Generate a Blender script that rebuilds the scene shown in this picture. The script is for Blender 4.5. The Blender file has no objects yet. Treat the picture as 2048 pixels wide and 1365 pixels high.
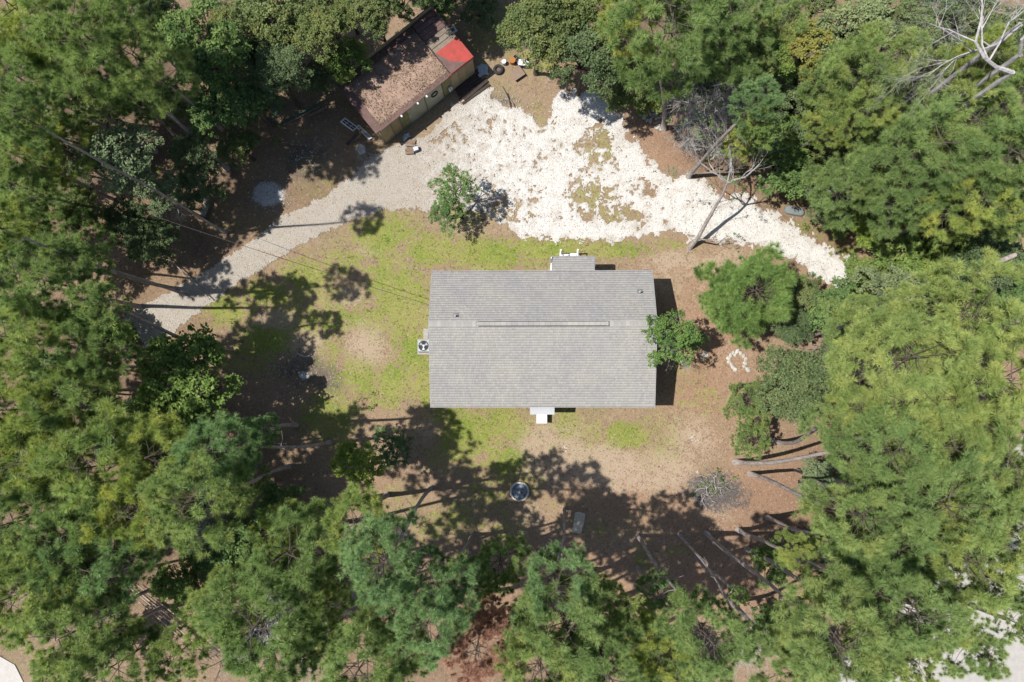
import bpy, math, random
import numpy as np
from mathutils import Vector, Matrix, Euler, Quaternion
R = math.radians
rng = random.Random(7)
nrg = np.random.RandomState(11)
SC = bpy.context.scene
COL = SC.collection

# ------------------------------------------------------------------ camera, world, sun
H = 41.0
FPX = 1365.0
NX, NY = 1050.0, 800.0
TX, TY = math.atan((NY-682.5)/FPX), math.atan((NX-1024)/FPX)
cam = bpy.data.cameras.new('camera'); cam.sensor_width = 36; cam.lens = 36*FPX/2048
cam.clip_end = 9000; cam.clip_start = 0.5
camo = bpy.data.objects.new('camera', cam); COL.objects.link(camo)
camo.location = (0, 0, H); camo.rotation_euler = (TX, TY, 0)
SC.camera = camo
CR = Euler((TX, TY, 0)).to_matrix()

SUN_EL, SUN_AZ = 62.0, -93.0        # azimuth clockwise from +Y (the top of the picture)
w = bpy.data.worlds.new('World'); SC.world = w; w.use_nodes = True
nt = w.node_tree; nt.nodes.clear()
sky = nt.nodes.new('ShaderNodeTexSky'); sky.sky_type = 'NISHITA'; sky.sun_disc = False
sky.sun_elevation = R(SUN_EL); sky.sun_rotation = R(SUN_AZ); sky.air_density = 1.0; sky.dust_density = 1.0
bg = nt.nodes.new('ShaderNodeBackground'); bg.inputs[1].default_value = 0.088
wo = nt.nodes.new('ShaderNodeOutputWorld')
nt.links.new(sky.outputs[0], bg.inputs[0]); nt.links.new(bg.outputs[0], wo.inputs[0])
sl = bpy.data.lights.new('sun', 'SUN'); sl.energy = 4.6; sl.angle = R(0.55); sl.color = (1, 0.955, 0.89)
so = bpy.data.objects.new('sun', sl); COL.objects.link(so)
sd = Vector((math.sin(R(SUN_AZ))*math.cos(R(SUN_EL)), math.cos(R(SUN_AZ))*math.cos(R(SUN_EL)), math.sin(R(SUN_EL))))
so.rotation_euler = sd.to_track_quat('Z', 'Y').to_euler()
SC.view_settings.view_transform = 'Standard'; SC.view_settings.look = 'None'
SC.view_settings.exposure = 0.72; SC.view_settings.gamma = 1
SC.render.engine = 'CYCLES'
SC.cycles.max_bounces = 5; SC.cycles.diffuse_bounces = 3; SC.cycles.glossy_bounces = 2
SC.cycles.transmission_bounces = 3; SC.cycles.transparent_max_bounces = 4

def at(px, py, z=0.0):
    """world point at height z seen at pixel (px,py) of the 2048 x 1365 photograph"""
    d = CR @ Vector((px-1024, 682.5-py, -FPX))
    t = (z-H)/d.z
    return Vector((d.x*t, d.y*t, z))
CRn = np.array(CR)
def px_of(x, y, z=0.0):
    P = np.stack([x, y, np.zeros_like(x)+z-H], -1) @ CRn     # = CR^T * p
    return 1024+FPX*P[..., 0]/-P[..., 2], 682.5-FPX*P[..., 1]/-P[..., 2]

# ------------------------------------------------------------------ numpy noise
def _hash(ix, iy, s):
    n = (ix.astype(np.int64)*374761393 + iy.astype(np.int64)*668265263 + s*1274126177) & 0x7fffffff
    n = ((n ^ (n >> 13))*1103515245) & 0x7fffffff
    return ((n ^ (n >> 16)) & 0xffff)/65535.0
def vnoise(x, y, s=0):
    ix, iy = np.floor(x), np.floor(y); fx, fy = x-ix, y-iy
    fx = fx*fx*(3-2*fx); fy = fy*fy*(3-2*fy)
    a, b = _hash(ix, iy, s), _hash(ix+1, iy, s); c, d = _hash(ix, iy+1, s), _hash(ix+1, iy+1, s)
    return (a*(1-fx)+b*fx)*(1-fy)+(c*(1-fx)+d*fx)*fy
def fbm(x, y, sc=1.0, o=4, s=0):
    t = 0; a = 0.5; n = 0
    for i in range(o):
        t = t+a*vnoise(x*sc+i*17.3, y*sc-i*9.1, s+i); n += a; a *= 0.55; sc *= 2.03
    return t/n

# ------------------------------------------------------------------ tagging and building helpers
def tag(o, label=None, cat=None, group=None, kind=None):
    if label: o['label'] = label
    if cat: o['category'] = cat
    if group: o['group'] = group
    if kind: o['kind'] = kind
    return o
def empty(name, loc=(0, 0, 0), rz=0):
    o = bpy.data.objects.new(name, None); COL.objects.link(o); o.location = loc; o.rotation_euler = (0, 0, rz)
    o.empty_display_size = 0.2
    return o
def link(name, me, parent=None, loc=(0, 0, 0), rot=None, sc=None):
    o = bpy.data.objects.new(name, me); COL.objects.link(o); o.parent = parent; o.location = loc
    if rot is not None: o.rotation_euler = rot
    if sc is not None: o.scale = sc if hasattr(sc, '__len__') else (sc, sc, sc)
    return o
def copy_tree(o, parent=None):
    kids = [c for c in COL.objects if c.parent == o]
    c = o.copy(); COL.objects.link(c); c.parent = parent
    for k in kids: copy_tree(k, c)
    return c

def np_mesh(name, V, F, mat, attr=None, smooth=False, extra=None):
    """V (n,3), F (m,k) of equal-sized faces; attr: per-vertex float 'tint'"""
    V = np.ascontiguousarray(V, dtype=np.float32); F = np.ascontiguousarray(F, dtype=np.int32)
    me = bpy.data.meshes.new(name)
    me.vertices.add(len(V)); me.vertices.foreach_set('co', V.ravel())
    k = F.shape[1]
    me.loops.add(F.size); me.loops.foreach_set('vertex_index', F.ravel())
    me.polygons.add(len(F)); me.polygons.foreach_set('loop_start', np.arange(0, F.size, k, dtype=np.int32))
    me.polygons.foreach_set('loop_total', np.full(len(F), k, dtype=np.int32))
    if smooth: me.polygons.foreach_set('use_smooth', np.ones(len(F), dtype=bool))
    me.update(calc_edges=True)
    if attr is not None:
        a = me.attributes.new('tint', 'FLOAT', 'POINT'); a.data.foreach_set('value', np.ascontiguousarray(attr, dtype=np.float32))
    for nm, vals in (extra or {}).items():
        a = me.attributes.new(nm, 'FLOAT', 'POINT'); a.data.foreach_set('value', np.ascontiguousarray(vals, dtype=np.float32))
    me.materials.append(mat)
    return me

class MB:
    def __init__(s): s.v = []; s.f = []; s.m = []; s.mats = []; s.t = []
    def _m(s, mat):
        if mat not in s.mats: s.mats.append(mat)
        return s.mats.index(mat)
    def add(s, vs, fs, mat, M=None, tint=0.5):
        b = len(s.v); mi = s._m(mat)
        for p in vs:
            p = Vector(p)
            s.v.append(tuple(M @ p if M else p)); s.t.append(tint)
        for f in fs: s.f.append([b+i for i in f]); s.m.append(mi)
    def box(s, c, size, mat, M=None, rz=0, bev=0, tint=0.5, rot=None):
        x, y, z = size[0]/2, size[1]/2, size[2]/2
        L = Matrix.Translation(c) @ ((rot or Euler((0, 0, rz))).to_matrix().to_4x4())
        if M: L = M @ L
        if bev <= 0:
            vs = [(a*x, b*y, d*z) for d in (-1, 1) for a, b in ((-1, -1), (1, -1), (1, 1), (-1, 1))]
            fs = [(3, 2, 1, 0), (4, 5, 6, 7), (0, 1, 5, 4), (1, 2, 6, 5), (2, 3, 7, 6), (3, 0, 4, 7)]
        else:
            vs = []
            for d, k in ((-z, 0), (z-bev, 0), (z, bev)):
                for a, b in ((-1, -1), (1, -1), (1, 1), (-1, 1)): vs.append((a*(x-k), b*(y-k), d))
            fs = [(3, 2, 1, 0), (8, 9, 10, 11)]
            for r in (0, 4):
                for i in range(4): fs.append((r+i, r+(i+1) % 4, r+4+(i+1) % 4, r+4+i))
        s.add(vs, fs, mat, L, tint)
    def tube(s, pts, rad, mat, n=6, M=None, cap=True, tint=0.5):
        pts = [Vector(p) for p in pts]; vs = []; fs = []
        if not hasattr(rad, '__len__'): rad = [rad]*len(pts)
        for i, p in enumerate(pts):
            d = (pts[min(i+1, len(pts)-1)]-pts[max(i-1, 0)])
            if d.length < 1e-6: d = Vector((0, 0, 1))
            d.normalize()
            a = d.cross(Vector((0, 0, 1)) if abs(d.z) < 0.95 else Vector((1, 0, 0))).normalized(); b = d.cross(a)
            for k in range(n):
                t = 2*math.pi*k/n
                vs.append(p+(a*math.cos(t)+b*math.sin(t))*rad[i])
        for i in range(len(pts)-1):
            for k in range(n):
                fs.append((i*n+k, i*n+(k+1) % n, (i+1)*n+(k+1) % n, (i+1)*n+k))
        if cap:
            fs.append(tuple(range(n))); fs.append(tuple(reversed(range((len(pts)-1)*n, len(pts)*n))))
        s.add(vs, fs, mat, M, tint)
    def disc(s, c, r, z0, z1, mat, n=24, r2=None, M=None):
        r2 = r if r2 is None else r2
        vs = [(c[0]+r*math.cos(2*math.pi*k/n), c[1]+r*math.sin(2*math.pi*k/n), z0) for k in range(n)]
        vs += [(c[0]+r2*math.cos(2*math.pi*k/n), c[1]+r2*math.sin(2*math.pi*k/n), z1) for k in range(n)]
        fs = [(k, (k+1) % n, n+(k+1) % n, n+k) for k in range(n)]+[tuple(reversed(range(n))), tuple(range(n, 2*n))]
        s.add(vs, fs, mat, M)
    def ring(s, c, r, rr, mat, n=24, m=6, M=None):
        vs = []; fs = []
        for i in range(n):
            t = 2*math.pi*i/n
            for j in range(m):
                q = 2*math.pi*j/m
                vs.append((c[0]+(r+rr*math.cos(q))*math.cos(t), c[1]+(r+rr*math.cos(q))*math.sin(t), c[2]+rr*math.sin(q)))
        for i in range(n):
            for j in range(m):
                fs.append((i*m+j, ((i+1) % n)*m+j, ((i+1) % n)*m+(j+1) % m, i*m+(j+1) % m))
        s.add(vs, fs, mat, M)
    def mesh(s, name, smooth=False):
        me = bpy.data.meshes.new(name); me.from_pydata(s.v, [], s.f)
        for m in s.mats: me.materials.append(m)
        me.polygons.foreach_set('material_index', s.m)
        if smooth: me.polygons.foreach_set('use_smooth', [True]*len(s.f))
        a = me.attributes.new('tint', 'FLOAT', 'POINT'); a.data.foreach_set('value', s.t)
        me.update(); return me
    def build(s, name, parent=None, smooth=False, **k):
        return link(name, s.mesh(name, smooth), parent, **k)

# ------------------------------------------------------------------ materials
class N:
    K = 0.66
    def __init__(s, name):
        s.m = bpy.data.materials.new(name); s.m.use_nodes = True; s.t = s.m.node_tree
        s.b = s.t.nodes['Principled BSDF']; s.out = s.t.nodes['Material Output']
    def n(s, typ, **k):
        x = s.t.nodes.new('ShaderNode'+typ)
        for a, v in k.items(): setattr(x, a, v)
        return x
    def l(s, a, b): s.t.links.new(a, b)
    def pos(s, obj=False):
        if obj: return s.n('TexCoord').outputs['Object']
        return s.n('NewGeometry').outputs['Position']
    def noise(s, scale, det=4, rough=0.55, vec=None, dist=0.0):
        x = s.n('TexNoise'); x.inputs['Scale'].default_value = scale; x.inputs['Detail'].default_value = det
        x.inputs['Roughness'].default_value = rough; x.inputs['Distortion'].default_value = dist
        if vec is not None: s.l(vec, x.inputs['Vector'])
        return x.outputs['Fac']
    def ramp(s, fac, stops):
        x = s.n('ValToRGB'); e = x.color_ramp.elements
        while len(e) < len(stops): e.new(0.5)
        for i, (p, c) in enumerate(stops):
            e[i].position = p; e[i].color = (c, c, c, 1) if not hasattr(c, '__len__') else (*c, 1)
        s.l(fac, x.inputs[0]); return x.outputs[0]
    def mix(s, f, a, b, blend='MIX'):
        x = s.n('Mix', data_type='RGBA', blend_type=blend)
        for sock, v in ((x.inputs[0], f), (x.inputs[6], a), (x.inputs[7], b)):
            if hasattr(v, 'is_linked'): s.l(v, sock)
            elif hasattr(v, '__len__'): sock.default_value = (*v, 1)
            else: sock.default_value = v if sock == x.inputs[0] else (v, v, v, 1)
        return x.outputs[2]
    def math(s, op, a, b=0.0, c=None, clamp=False):
        x = s.n('Math', operation=op, use_clamp=clamp)
        for i, v in enumerate((a, b) if c is None else (a, b, c)):
            if hasattr(v, 'is_linked'): s.l(v, x.inputs[i])
            else: x.inputs[i].default_value = v
        return x.outputs[0]
    def attr(s, name): return s.n('Attribute', attribute_name=name).outputs['Fac']
    def bump(s, h, dist=0.02, st=0.6):
        x = s.n('Bump'); x.inputs['Strength'].default_value = st; x.inputs['Distance'].default_value = dist
        s.l(h, x.inputs['Height']); s.l(x.outputs[0], s.b.inputs['Normal'])
    def col(s, c, rough=0.8, spec=0.3, metal=0.0):
        if hasattr(c, 'is_linked'): s.l(s.mix(1.0, c, (s.K, s.K, s.K), 'MULTIPLY') if s.K != 1 else c, s.b.inputs['Base Color'])
        else: s.b.inputs['Base Color'].default_value = (*c, 1)
        s.b.inputs['Roughness'].default_value = rough; s.b.inputs['Specular IOR Level'].default_value = spec
        s.b.inputs['Metallic'].default_value = metal
        return s.m

def plain(name, c1, c2=None, scale=6, rough=0.8, spec=0.3, metal=0.0, bump=0.004, det=5):
    k = N(name); c2 = c2 or tuple(v*0.75 for v in c1)
    p = k.pos()
    f = k.ramp(k.noise(scale, det, 0.62, p), [(0.3, 0.0), (0.7, 1.0)])
    c = k.mix(f, c1, c2)
    o = k.n('ObjectInfo').outputs['Random']
    c = k.mix(1.0, c, k.ramp(o, [(0, 0.86), (1, 1.06)]), 'MULTIPLY')
    if bump: k.bump(k.noise(scale*4, 4, 0.6, p), bump, 0.7)
    return k.col(c, rough, spec, metal)

def foliage(name, dark, light, warm, trans=0.35, gloss=0.35, rough=0.45):
    """dark..light through the per-leaf tint; warm mixed in by a slow noise and per tree"""
    k = N(name)
    t = k.attr('tint')
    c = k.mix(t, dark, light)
    nz = k.ramp(k.noise(0.9, 3, 0.5, k.pos()), [(0.45, 0.0), (0.75, 1.0)])
    rnd = k.n('ObjectInfo').outputs['Random']
    wf = k.math('MULTIPLY', nz, k.math('MULTIPLY_ADD', rnd, 0.6, 0.15))
    c = k.mix(wf, c, warm)
    c = k.mix(1.0, c, k.ramp(rnd, [(0, (0.88, 0.92, 0.88)), (0.5, (1, 1, 1)), (1, (1.2, 1.1, 0.8))]), 'MULTIPLY')
    k.K = 1; k.col(c, rough, gloss)
    tr = k.n('BsdfTranslucent'); k.l(k.mix(1.0, c, (1.2, 1.3, 0.75), 'MULTIPLY'), tr.inputs[0])
    mx = k.n('MixShader'); mx.inputs[0].default_value = trans
    k.l(k.b.outputs[0], mx.inputs[1]); k.l(tr.outputs[0], mx.inputs[2]); k.l(mx.outputs[0], k.out.inputs[0])
    return k.m

M = {}
M['pine'] = foliage('pine_needles', (0.1, 0.165, 0.055), (0.375, 0.48, 0.185), (0.47, 0.48, 0.17), 0.4, 0.15, 0.55)
M['pine_blue'] = foliage('blue_green_pine_needles', (0.095, 0.17, 0.07), (0.33, 0.47, 0.21), (0.38, 0.47, 0.19), 0.4, 0.15, 0.55)
M['pine_lime'] = foliage('fresh_pine_needles', (0.12, 0.185, 0.06), (0.41, 0.5, 0.185), (0.48, 0.49, 0.18), 0.4, 0.15, 0.55)
M['pine_young'] = foliage('young_pine_needles', (0.085, 0.16, 0.05), (0.30, 0.44, 0.15), (0.33, 0.43, 0.14), 0.4, 0.15, 0.55)
M['pine_dead'] = foliage('dead_pine_needles', (0.24, 0.12, 0.085), (0.62, 0.36, 0.28), (0.50, 0.34, 0.25), 0.35, 0.1, 0.8)
M['oak'] = foliage('dark_oak_leaves', (0.045, 0.075, 0.032), (0.145, 0.195, 0.09), (0.19, 0.21, 0.09), 0.26, 0.15, 0.55)
M['green'] = foliage('green_leaves', (0.05, 0.1, 0.035), (0.155, 0.24, 0.08), (0.2, 0.25, 0.08), 0.3, 0.15, 0.55)
M['lush'] = foliage('bright_leaves', (0.075, 0.125, 0.035), (0.21, 0.295, 0.08), (0.27, 0.29, 0.08), 0.34, 0.15, 0.55)
M['silver'] = foliage('grey_green_leaves', (0.085, 0.12, 0.065), (0.21, 0.265, 0.145), (0.24, 0.27, 0.13), 0.28, 0.15, 0.55)
M['autumn'] = foliage('yellowing_leaves', (0.12, 0.15, 0.04), (0.3, 0.29, 0.08), (0.4, 0.31, 0.09), 0.35, 0.15, 0.55)
M['magnolia'] = foliage('glossy_leaves', (0.035, 0.085, 0.03), (0.12, 0.22, 0.075), (0.14, 0.22, 0.07), 0.25, 0.2, 0.5)
M['grassblade'] = foliage('grass_blades', (0.07, 0.105, 0.02), (0.16, 0.205, 0.05), (0.20, 0.19, 0.065), 0.3, 0.2, 0.6)
M['litter'] = foliage('fallen_leaves', (0.12, 0.08, 0.05), (0.28, 0.21, 0.155), (0.22, 0.15, 0.10), 0.1, 0.1, 0.8)

def bark(name, a, b, sc=5):
    k = N(name); p = k.pos(True)
    mp = k.n('Mapping'); mp.inputs['Scale'].default_value = (1, 1, 0.25); k.l(p, mp.inputs[0])
    f = k.noise(sc, 5, 0.7, mp.outputs[0])
    v = k.n('TexVoronoi'); v.inputs['Scale'].default_value = sc*2.2; k.l(mp.outputs[0], v.inputs['Vector'])
    c = k.mix(k.ramp(f, [(0.35, 0), (0.65, 1)]), a, b)
    c = k.mix(1.0, c, k.ramp(v.outputs['Distance'], [(0.0, 0.55), (0.4, 1.1)]), 'MULTIPLY')
    k.bump(v.outputs['Distance'], 0.03, 0.8)
    return k.col(c, 0.9, 0.15)
M['bark'] = bark('pine_bark', (0.26, 0.215, 0.20), (0.46, 0.41, 0.385))
M['bark_dark'] = bark('dark_bark', (0.07, 0.055, 0.045), (0.15, 0.12, 0.10))
M['bark_pale'] = bark('bleached_wood', (0.34, 0.32, 0.31), (0.54, 0.52, 0.50))
M['twig'] = bark('dead_twigs', (0.20, 0.17, 0.15), (0.36, 0.32, 0.29), 9)

def ground_mat():
    k = N('yard_soil'); k.K = 0.73; p = k.pos()
    g, d, ch, rs, ash = [k.attr(a) for a in ('grass', 'dirt', 'char_and_shade', 'straw', 'ash')]
    n1 = k.noise(2.2, 6, 0.6, p); n2 = k.noise(9, 5, 0.7, p); n3 = k.noise(26, 4, 0.75, p); n0 = k.noise(0.35, 5, 0.6, p)
    vo = k.n('TexVoronoi'); vo.inputs['Scale'].default_value = 13; vo.inputs['Randomness'].default_value = 1; k.l(p, vo.inputs['Vector'])
    vcol = k.n('SeparateColor'); k.l(vo.outputs['Color'], vcol.inputs[0])
    base = k.mix(k.ramp(n2, [(0.32, 0), (0.68, 1)]), (0.25, 0.175, 0.115), (0.37, 0.275, 0.19))
    base = k.mix(k.ramp(n1, [(0.38, 0), (0.66, 1)]), base, k.mix(k.ramp(n3, [(0.4, 0), (0.6, 1)]), (0.28, 0.19, 0.125), (0.42, 0.305, 0.20)))
    # reddish straw
    base = k.mix(k.math('MULTIPLY', rs, 0.85), base, k.mix(k.ramp(n3, [(0.36, 0), (0.62, 1)]), (0.25, 0.135, 0.085), (0.46, 0.29, 0.20)))
    def thr(m, w=0.55, lo_=.36):
        f = k.math('ADD', m, k.math('MULTIPLY', k.math('SUBTRACT', k.math('MULTIPLY_ADD', n2, 0.5, k.math('MULTIPLY_ADD', n1, 0.35, k.math('MULTIPLY', n3, 0.15))), 0.5), w*4))
        return k.ramp(f, [(lo_, 0.0), (lo_+.26, 1.0)])
    dirt = k.mix(k.ramp(n3, [(0.34, 0), (0.66, 1)]), (0.38, 0.285, 0.20), (0.51, 0.40, 0.295))
    base = k.mix(thr(d, 0.7, .26), base, dirt)
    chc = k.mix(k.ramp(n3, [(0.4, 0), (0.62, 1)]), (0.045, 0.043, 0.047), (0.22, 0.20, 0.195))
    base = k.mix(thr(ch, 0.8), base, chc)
    gr = k.mix(k.ramp(n2, [(0.3, 0), (0.7, 1)]), (0.13, 0.19, 0.03), (0.27, 0.34, 0.06))
    gr = k.mix(k.ramp(n0, [(0.4, 0), (0.62, 1)]), gr, k.mix(k.ramp(n3, [(0.35, 0), (0.65, 1)]), (0.24, 0.27, 0.055), (0.40, 0.37, 0.12)))
    base = k.mix(k.math('MULTIPLY', k.math('MULTIPLY', thr(g, 1.0, .37), k.ramp(thr(d, .8, .5), [(0, 1.0), (1, .15)])), .94), base, gr)
    mo = k.ramp(k.math('ADD', k.math('MULTIPLY', n0, .6), k.math('MULTIPLY', n2, .4)), [(.49, 0), (.62, .5)])
    base = k.mix(k.math('MULTIPLY', mo, k.math('SUBTRACT', 1.0, rs, clamp=True)), base, (0.25, 0.235, 0.11))
    asc = k.mix(k.ramp(n3, [(0.36, 0), (0.6, 1)]), (0.40, 0.41, 0.44), (1.0, 1.0, 1.0))
    base = k.mix(thr(ash, 0.45), base, asc)
    shade_m = k.attr('forest_shade'); base = k.mix(k.math('MULTIPLY', shade_m, .8), base, k.mix(k.ramp(n2, [(.35, 0), (.65, 1)]), (0.075, 0.052, 0.035), (0.16, 0.11, 0.075)))  # painted tree shade darkens the soil colour
    # specks: pale chips, dark crumbs
    base = k.mix(k.ramp(vcol.outputs[0], [(0.92, 0), (0.95, 0.35)]), base, (0.50, 0.40, 0.29))
    base = k.mix(k.ramp(vcol.outputs[1], [(0.90, 0), (0.94, 0.4)]), base, (0.08, 0.06, 0.04))
    k.bump(k.math('ADD', n2, k.math('MULTIPLY', n3, 0.6)), 0.06, 0.9)
    return k.col(base, 0.95, 0.1)
M['ground'] = ground_mat()

def gravel_mat():
    k = N('crushed_limestone'); p = k.pos()
    wt = k.attr('white'); n1 = k.noise(1.3, 5, 0.6, p); n2 = k.noise(7, 5, 0.75, p); n3 = k.noise(30, 3, 0.8, p)
    vo = k.n('TexVoronoi'); vo.inputs['Scale'].default_value = 22; k.l(p, vo.inputs['Vector'])
    vc = k.n('SeparateColor'); k.l(vo.outputs['Color'], vc.inputs[0])
    a = k.mix(vc.outputs[2], (0.43, 0.385, 0.33), (0.56, 0.51, 0.44))
    b = k.mix(vc.outputs[2], (0.72, 0.70, 0.66), (0.85, 0.83, 0.79))
    c = k.mix(k.ramp(k.math('ADD', wt, k.math('MULTIPLY_ADD', n2, 1.0, -0.5)), [(0.3, 0), (0.75, 1)]), a, b)
    c = k.mix(k.ramp(k.math('ADD', k.math('MULTIPLY', n1, 0.5), k.math('MULTIPLY', n2, 0.5)), [(0.50, 0), (0.66, 0.75)]), c, (0.44, 0.35, 0.26))
    c = k.mix(k.ramp(vc.outputs[0], [(0.955, 0), (0.965, 0.7)]), c, (0.16, 0.13, 0.10))
    k.bump(k.math('ADD', vo.outputs['Distance'], k.math('MULTIPLY', n2, 0.9)), 0.05, 0.8)
    return k.col(c, 0.9, 0.2)
M['gravel'] = gravel_mat()

def shingle_mat():
    k = N('asphalt_shingles'); k.K = 0.72; p = k.pos()
    t = k.attr('tint')
    c = k.ramp(t, [(0, (0.335, 0.33, 0.32)), (0.5, (0.395, 0.388, 0.375)), (1, (0.46, 0.452, 0.436))])
    c = k.mix(1.0, c, k.ramp(k.noise(60, 2, 0.8, p), [(0.25, 0.86), (0.75, 1.12)]), 'MULTIPLY')
    c = k.mix(1.0, c, k.ramp(k.noise(0.6, 4, 0.6, p), [(0.3, (0.90, 0.90, 0.93)), (0.7, (1.08, 1.06, 1.0))]), 'MULTIPLY')
    return k.col(c, 0.95, 0.15)
M['shingle'] = shingle_mat()
M['fascia'] = plain('roof_edge_metal', (0.42, 0.42, 0.43), None, 3, 0.5)
M['white'] = plain('white_paint', (1.0, 1.0, 1.0), (0.9, 0.91, 0.92), 3, 0.5, 0.4, 0, 0.001)
M['siding'] = plain('vinyl_siding', (0.72, 0.72, 0.70), (0.66, 0.66, 0.65), 2, 0.6, 0.3, 0, 0.001)
M['glass'] = plain('window_glass', (0.03, 0.04, 0.05), (0.05, 0.06, 0.07), 1, 0.08, 0.6, 0, 0)
M['black'] = plain('black_slot', (0.02, 0.02, 0.022), None, 9, 0.7)
M['canopy'] = plain('pale_metal_canopy', (0.62, 0.64, 0.68), (0.56, 0.58, 0.62), 2, 0.4, 0.5, 0.0, 0.001)
M['concrete'] = plain('concrete', (0.46, 0.44, 0.41), (0.34, 0.32, 0.29), 4, 0.9)
M['road'] = plain('pale_road', (0.60, 0.57, 0.53), (0.50, 0.47, 0.43), 3.5, 0.9, 0.2, 0, 0.01)
M['ac_case'] = plain('air_conditioner_steel', (0.44, 0.47, 0.47), (0.36, 0.4, 0.4), 4, 0.5, 0.5)
M['ply'] = plain('weathered_plywood', (0.55, 0.46, 0.30), (0.40, 0.33, 0.20), 3.0, 0.85)
M['ply_brown'] = plain('brown_plywood', (0.52, 0.40, 0.23), (0.36, 0.27, 0.15), 2.5, 0.85)
M['ply_pale'] = plain('pale_mossy_plywood', (0.62, 0.60, 0.47), (0.44, 0.43, 0.31), 2.2, 0.85)
M['ply_green'] = plain('mossy_board', (0.42, 0.38, 0.20), (0.26, 0.26, 0.12), 3.0, 0.9)
M['rust'] = plain('rusty_roof_sheet', (0.22, 0.13, 0.11), (0.13, 0.08, 0.075), 3.0, 0.75)
M['rooftan'] = plain('leaf_stained_roof', (0.46, 0.33, 0.26), (0.30, 0.20, 0.155), 2.0, 0.9, 0.2, 0, 0.01)
M['red'] = plain('red_roof_sheet', (0.52, 0.06, 0.045), (0.30, 0.05, 0.04), 2.6, 0.5, 0.4)
M['wood_dark'] = plain('dark_wet_board', (0.085, 0.062, 0.052), (0.045, 0.034, 0.03), 5, 0.85)
M['wood'] = plain('grey_wood', (0.30, 0.25, 0.20), (0.2, 0.16, 0.12), 5, 0.9)
M['stump'] = plain('weathered_stump', (0.36, 0.32, 0.28), (0.20, 0.17, 0.15), 6, 0.95, 0.2, 0, 0.03)
M['greenpaint'] = plain('green_paint', (0.06, 0.17, 0.11), (0.045, 0.12, 0.08), 4, 0.6)
M['blue'] = plain('blue_plastic', (0.10, 0.17, 0.22), (0.08, 0.13, 0.17), 4, 0.4)
M['orange'] = plain('orange_plastic', (0.55, 0.24, 0.05), (0.4, 0.15, 0.04), 4, 0.5)
M['tan'] = plain('tan_board', (0.36, 0.27, 0.20), (0.28, 0.2, 0.15), 3, 0.8)
M['grey'] = plain('grey_plastic', (0.22, 0.23, 0.25), (0.15, 0.16, 0.17), 6, 0.6)
M['lid'] = plain('blue_grey_lid', (0.20, 0.235, 0.235), (0.28, 0.31, 0.30), 5, 0.8)
M['stone'] = plain('white_stone', (0.66, 0.63, 0.57), (0.46, 0.43, 0.38), 7, 0.9, 0.2, 0, 0.02)
M['ring'] = plain('fire_ring_block', (0.85, 0.78, 0.68), (0.60, 0.54, 0.46), 7, 0.9, 0.2, 0, 0.02)
M['ashblue'] = plain('wood_ash', (0.36, 0.44, 0.54), (0.12, 0.15, 0.18), 9, 0.95, 0.1, 0, 0.03)
M['rubber'] = plain('black_rubber', (0.03, 0.03, 0.033), (0.05, 0.05, 0.05), 6, 0.8)
M['slab'] = plain('mottled_pale_slab', (0.85, 0.77, 0.60), (0.45, 0.41, 0.33), 8, 0.9, 0.2, 0, 0.01)
M['pipe'] = plain('pale_pipe', (0.62, 0.50, 0.40), (0.5, 0.4, 0.32), 4, 0.6)
M['cable'] = plain('cable_sheath', (0.10, 0.09, 0.085), None, 6, 0.7)
M['brick'] = plain('brown_rubble', (0.36, 0.22, 0.15), (0.2, 0.13, 0.1), 6, 0.9)

# ------------------------------------------------------------------ the ground
GRASS = [  # px, py, rx, ry, strength  (ellipses on the map of the yard)
 (800,590,85,110,.85),(770,470,90,50,.85),(690,520,60,40,.7),(610,545,70,45,.75),(530,590,60,35,.8),(460,620,60,35,.85),
 (850,500,60,50,.9),(960,510,120,35,.9),(1090,500,120,25,.9),(1220,500,120,22,.85),(1340,490,60,18,.6),(1060,530,50,15,.6),
 (830,700,35,70,.85),(790,770,50,50,.9),(850,770,25,55,.9),(720,750,50,45,.8),(640,640,90,50,.6),(740,640,70,40,.65),
 (660,700,40,40,.6),(540,680,70,35,.9),(500,720,60,40,.6),(660,830,70,60,.75),(570,640,40,40,.6),(650,590,90,50,.55),
 (940,870,85,65,.85),(1010,850,60,45,.8),(1000,920,50,40,.85),(900,830,60,30,.7),(1130,850,40,40,.7),(1110,890,50,30,.45),
 (1250,875,50,30,.8),(1180,870,45,40,.55),(1300,860,60,40,.45),(1330,900,50,50,.45),(1060,960,60,30,.5),(1100,1010,60,20,.35),
 (980,980,70,50,.5),(900,1040,70,40,.55),(860,1060,60,30,.5),(800,1000,60,40,.4),(1000,1050,80,40,.4),
 (1360,1110,40,20,.4),(1290,1120,40,40,.45),(1200,1060,40,30,.4),
 (1365,700,20,90,.3),(1380,760,50,70,.35),(1420,800,40,40,.4),(1350,620,30,40,.25),(1500,520,60,25,.2),
 (1620,455,60,30,.5),(1690,500,50,25,.6),(1560,400,40,20,.35),(1640,520,30,20,.5),
 (1200,300,35,55,.5),(1185,390,50,40,.5),(1230,430,60,25,.45),(1020,420,60,30,.4),(930,430,50,30,.6),(1080,230,20,30,.4),
 (1000,60,90,50,.55),(1080,120,50,40,.65),(960,100,40,30,.4),(580,160,60,40,.45),(700,230,60,30,.3),(610,330,60,30,.3),
 (480,450,80,30,.35),(640,380,60,30,.35),(330,560,60,30,.2),(740,290,40,20,.2),(1430,500,60,20,.2)]
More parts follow.
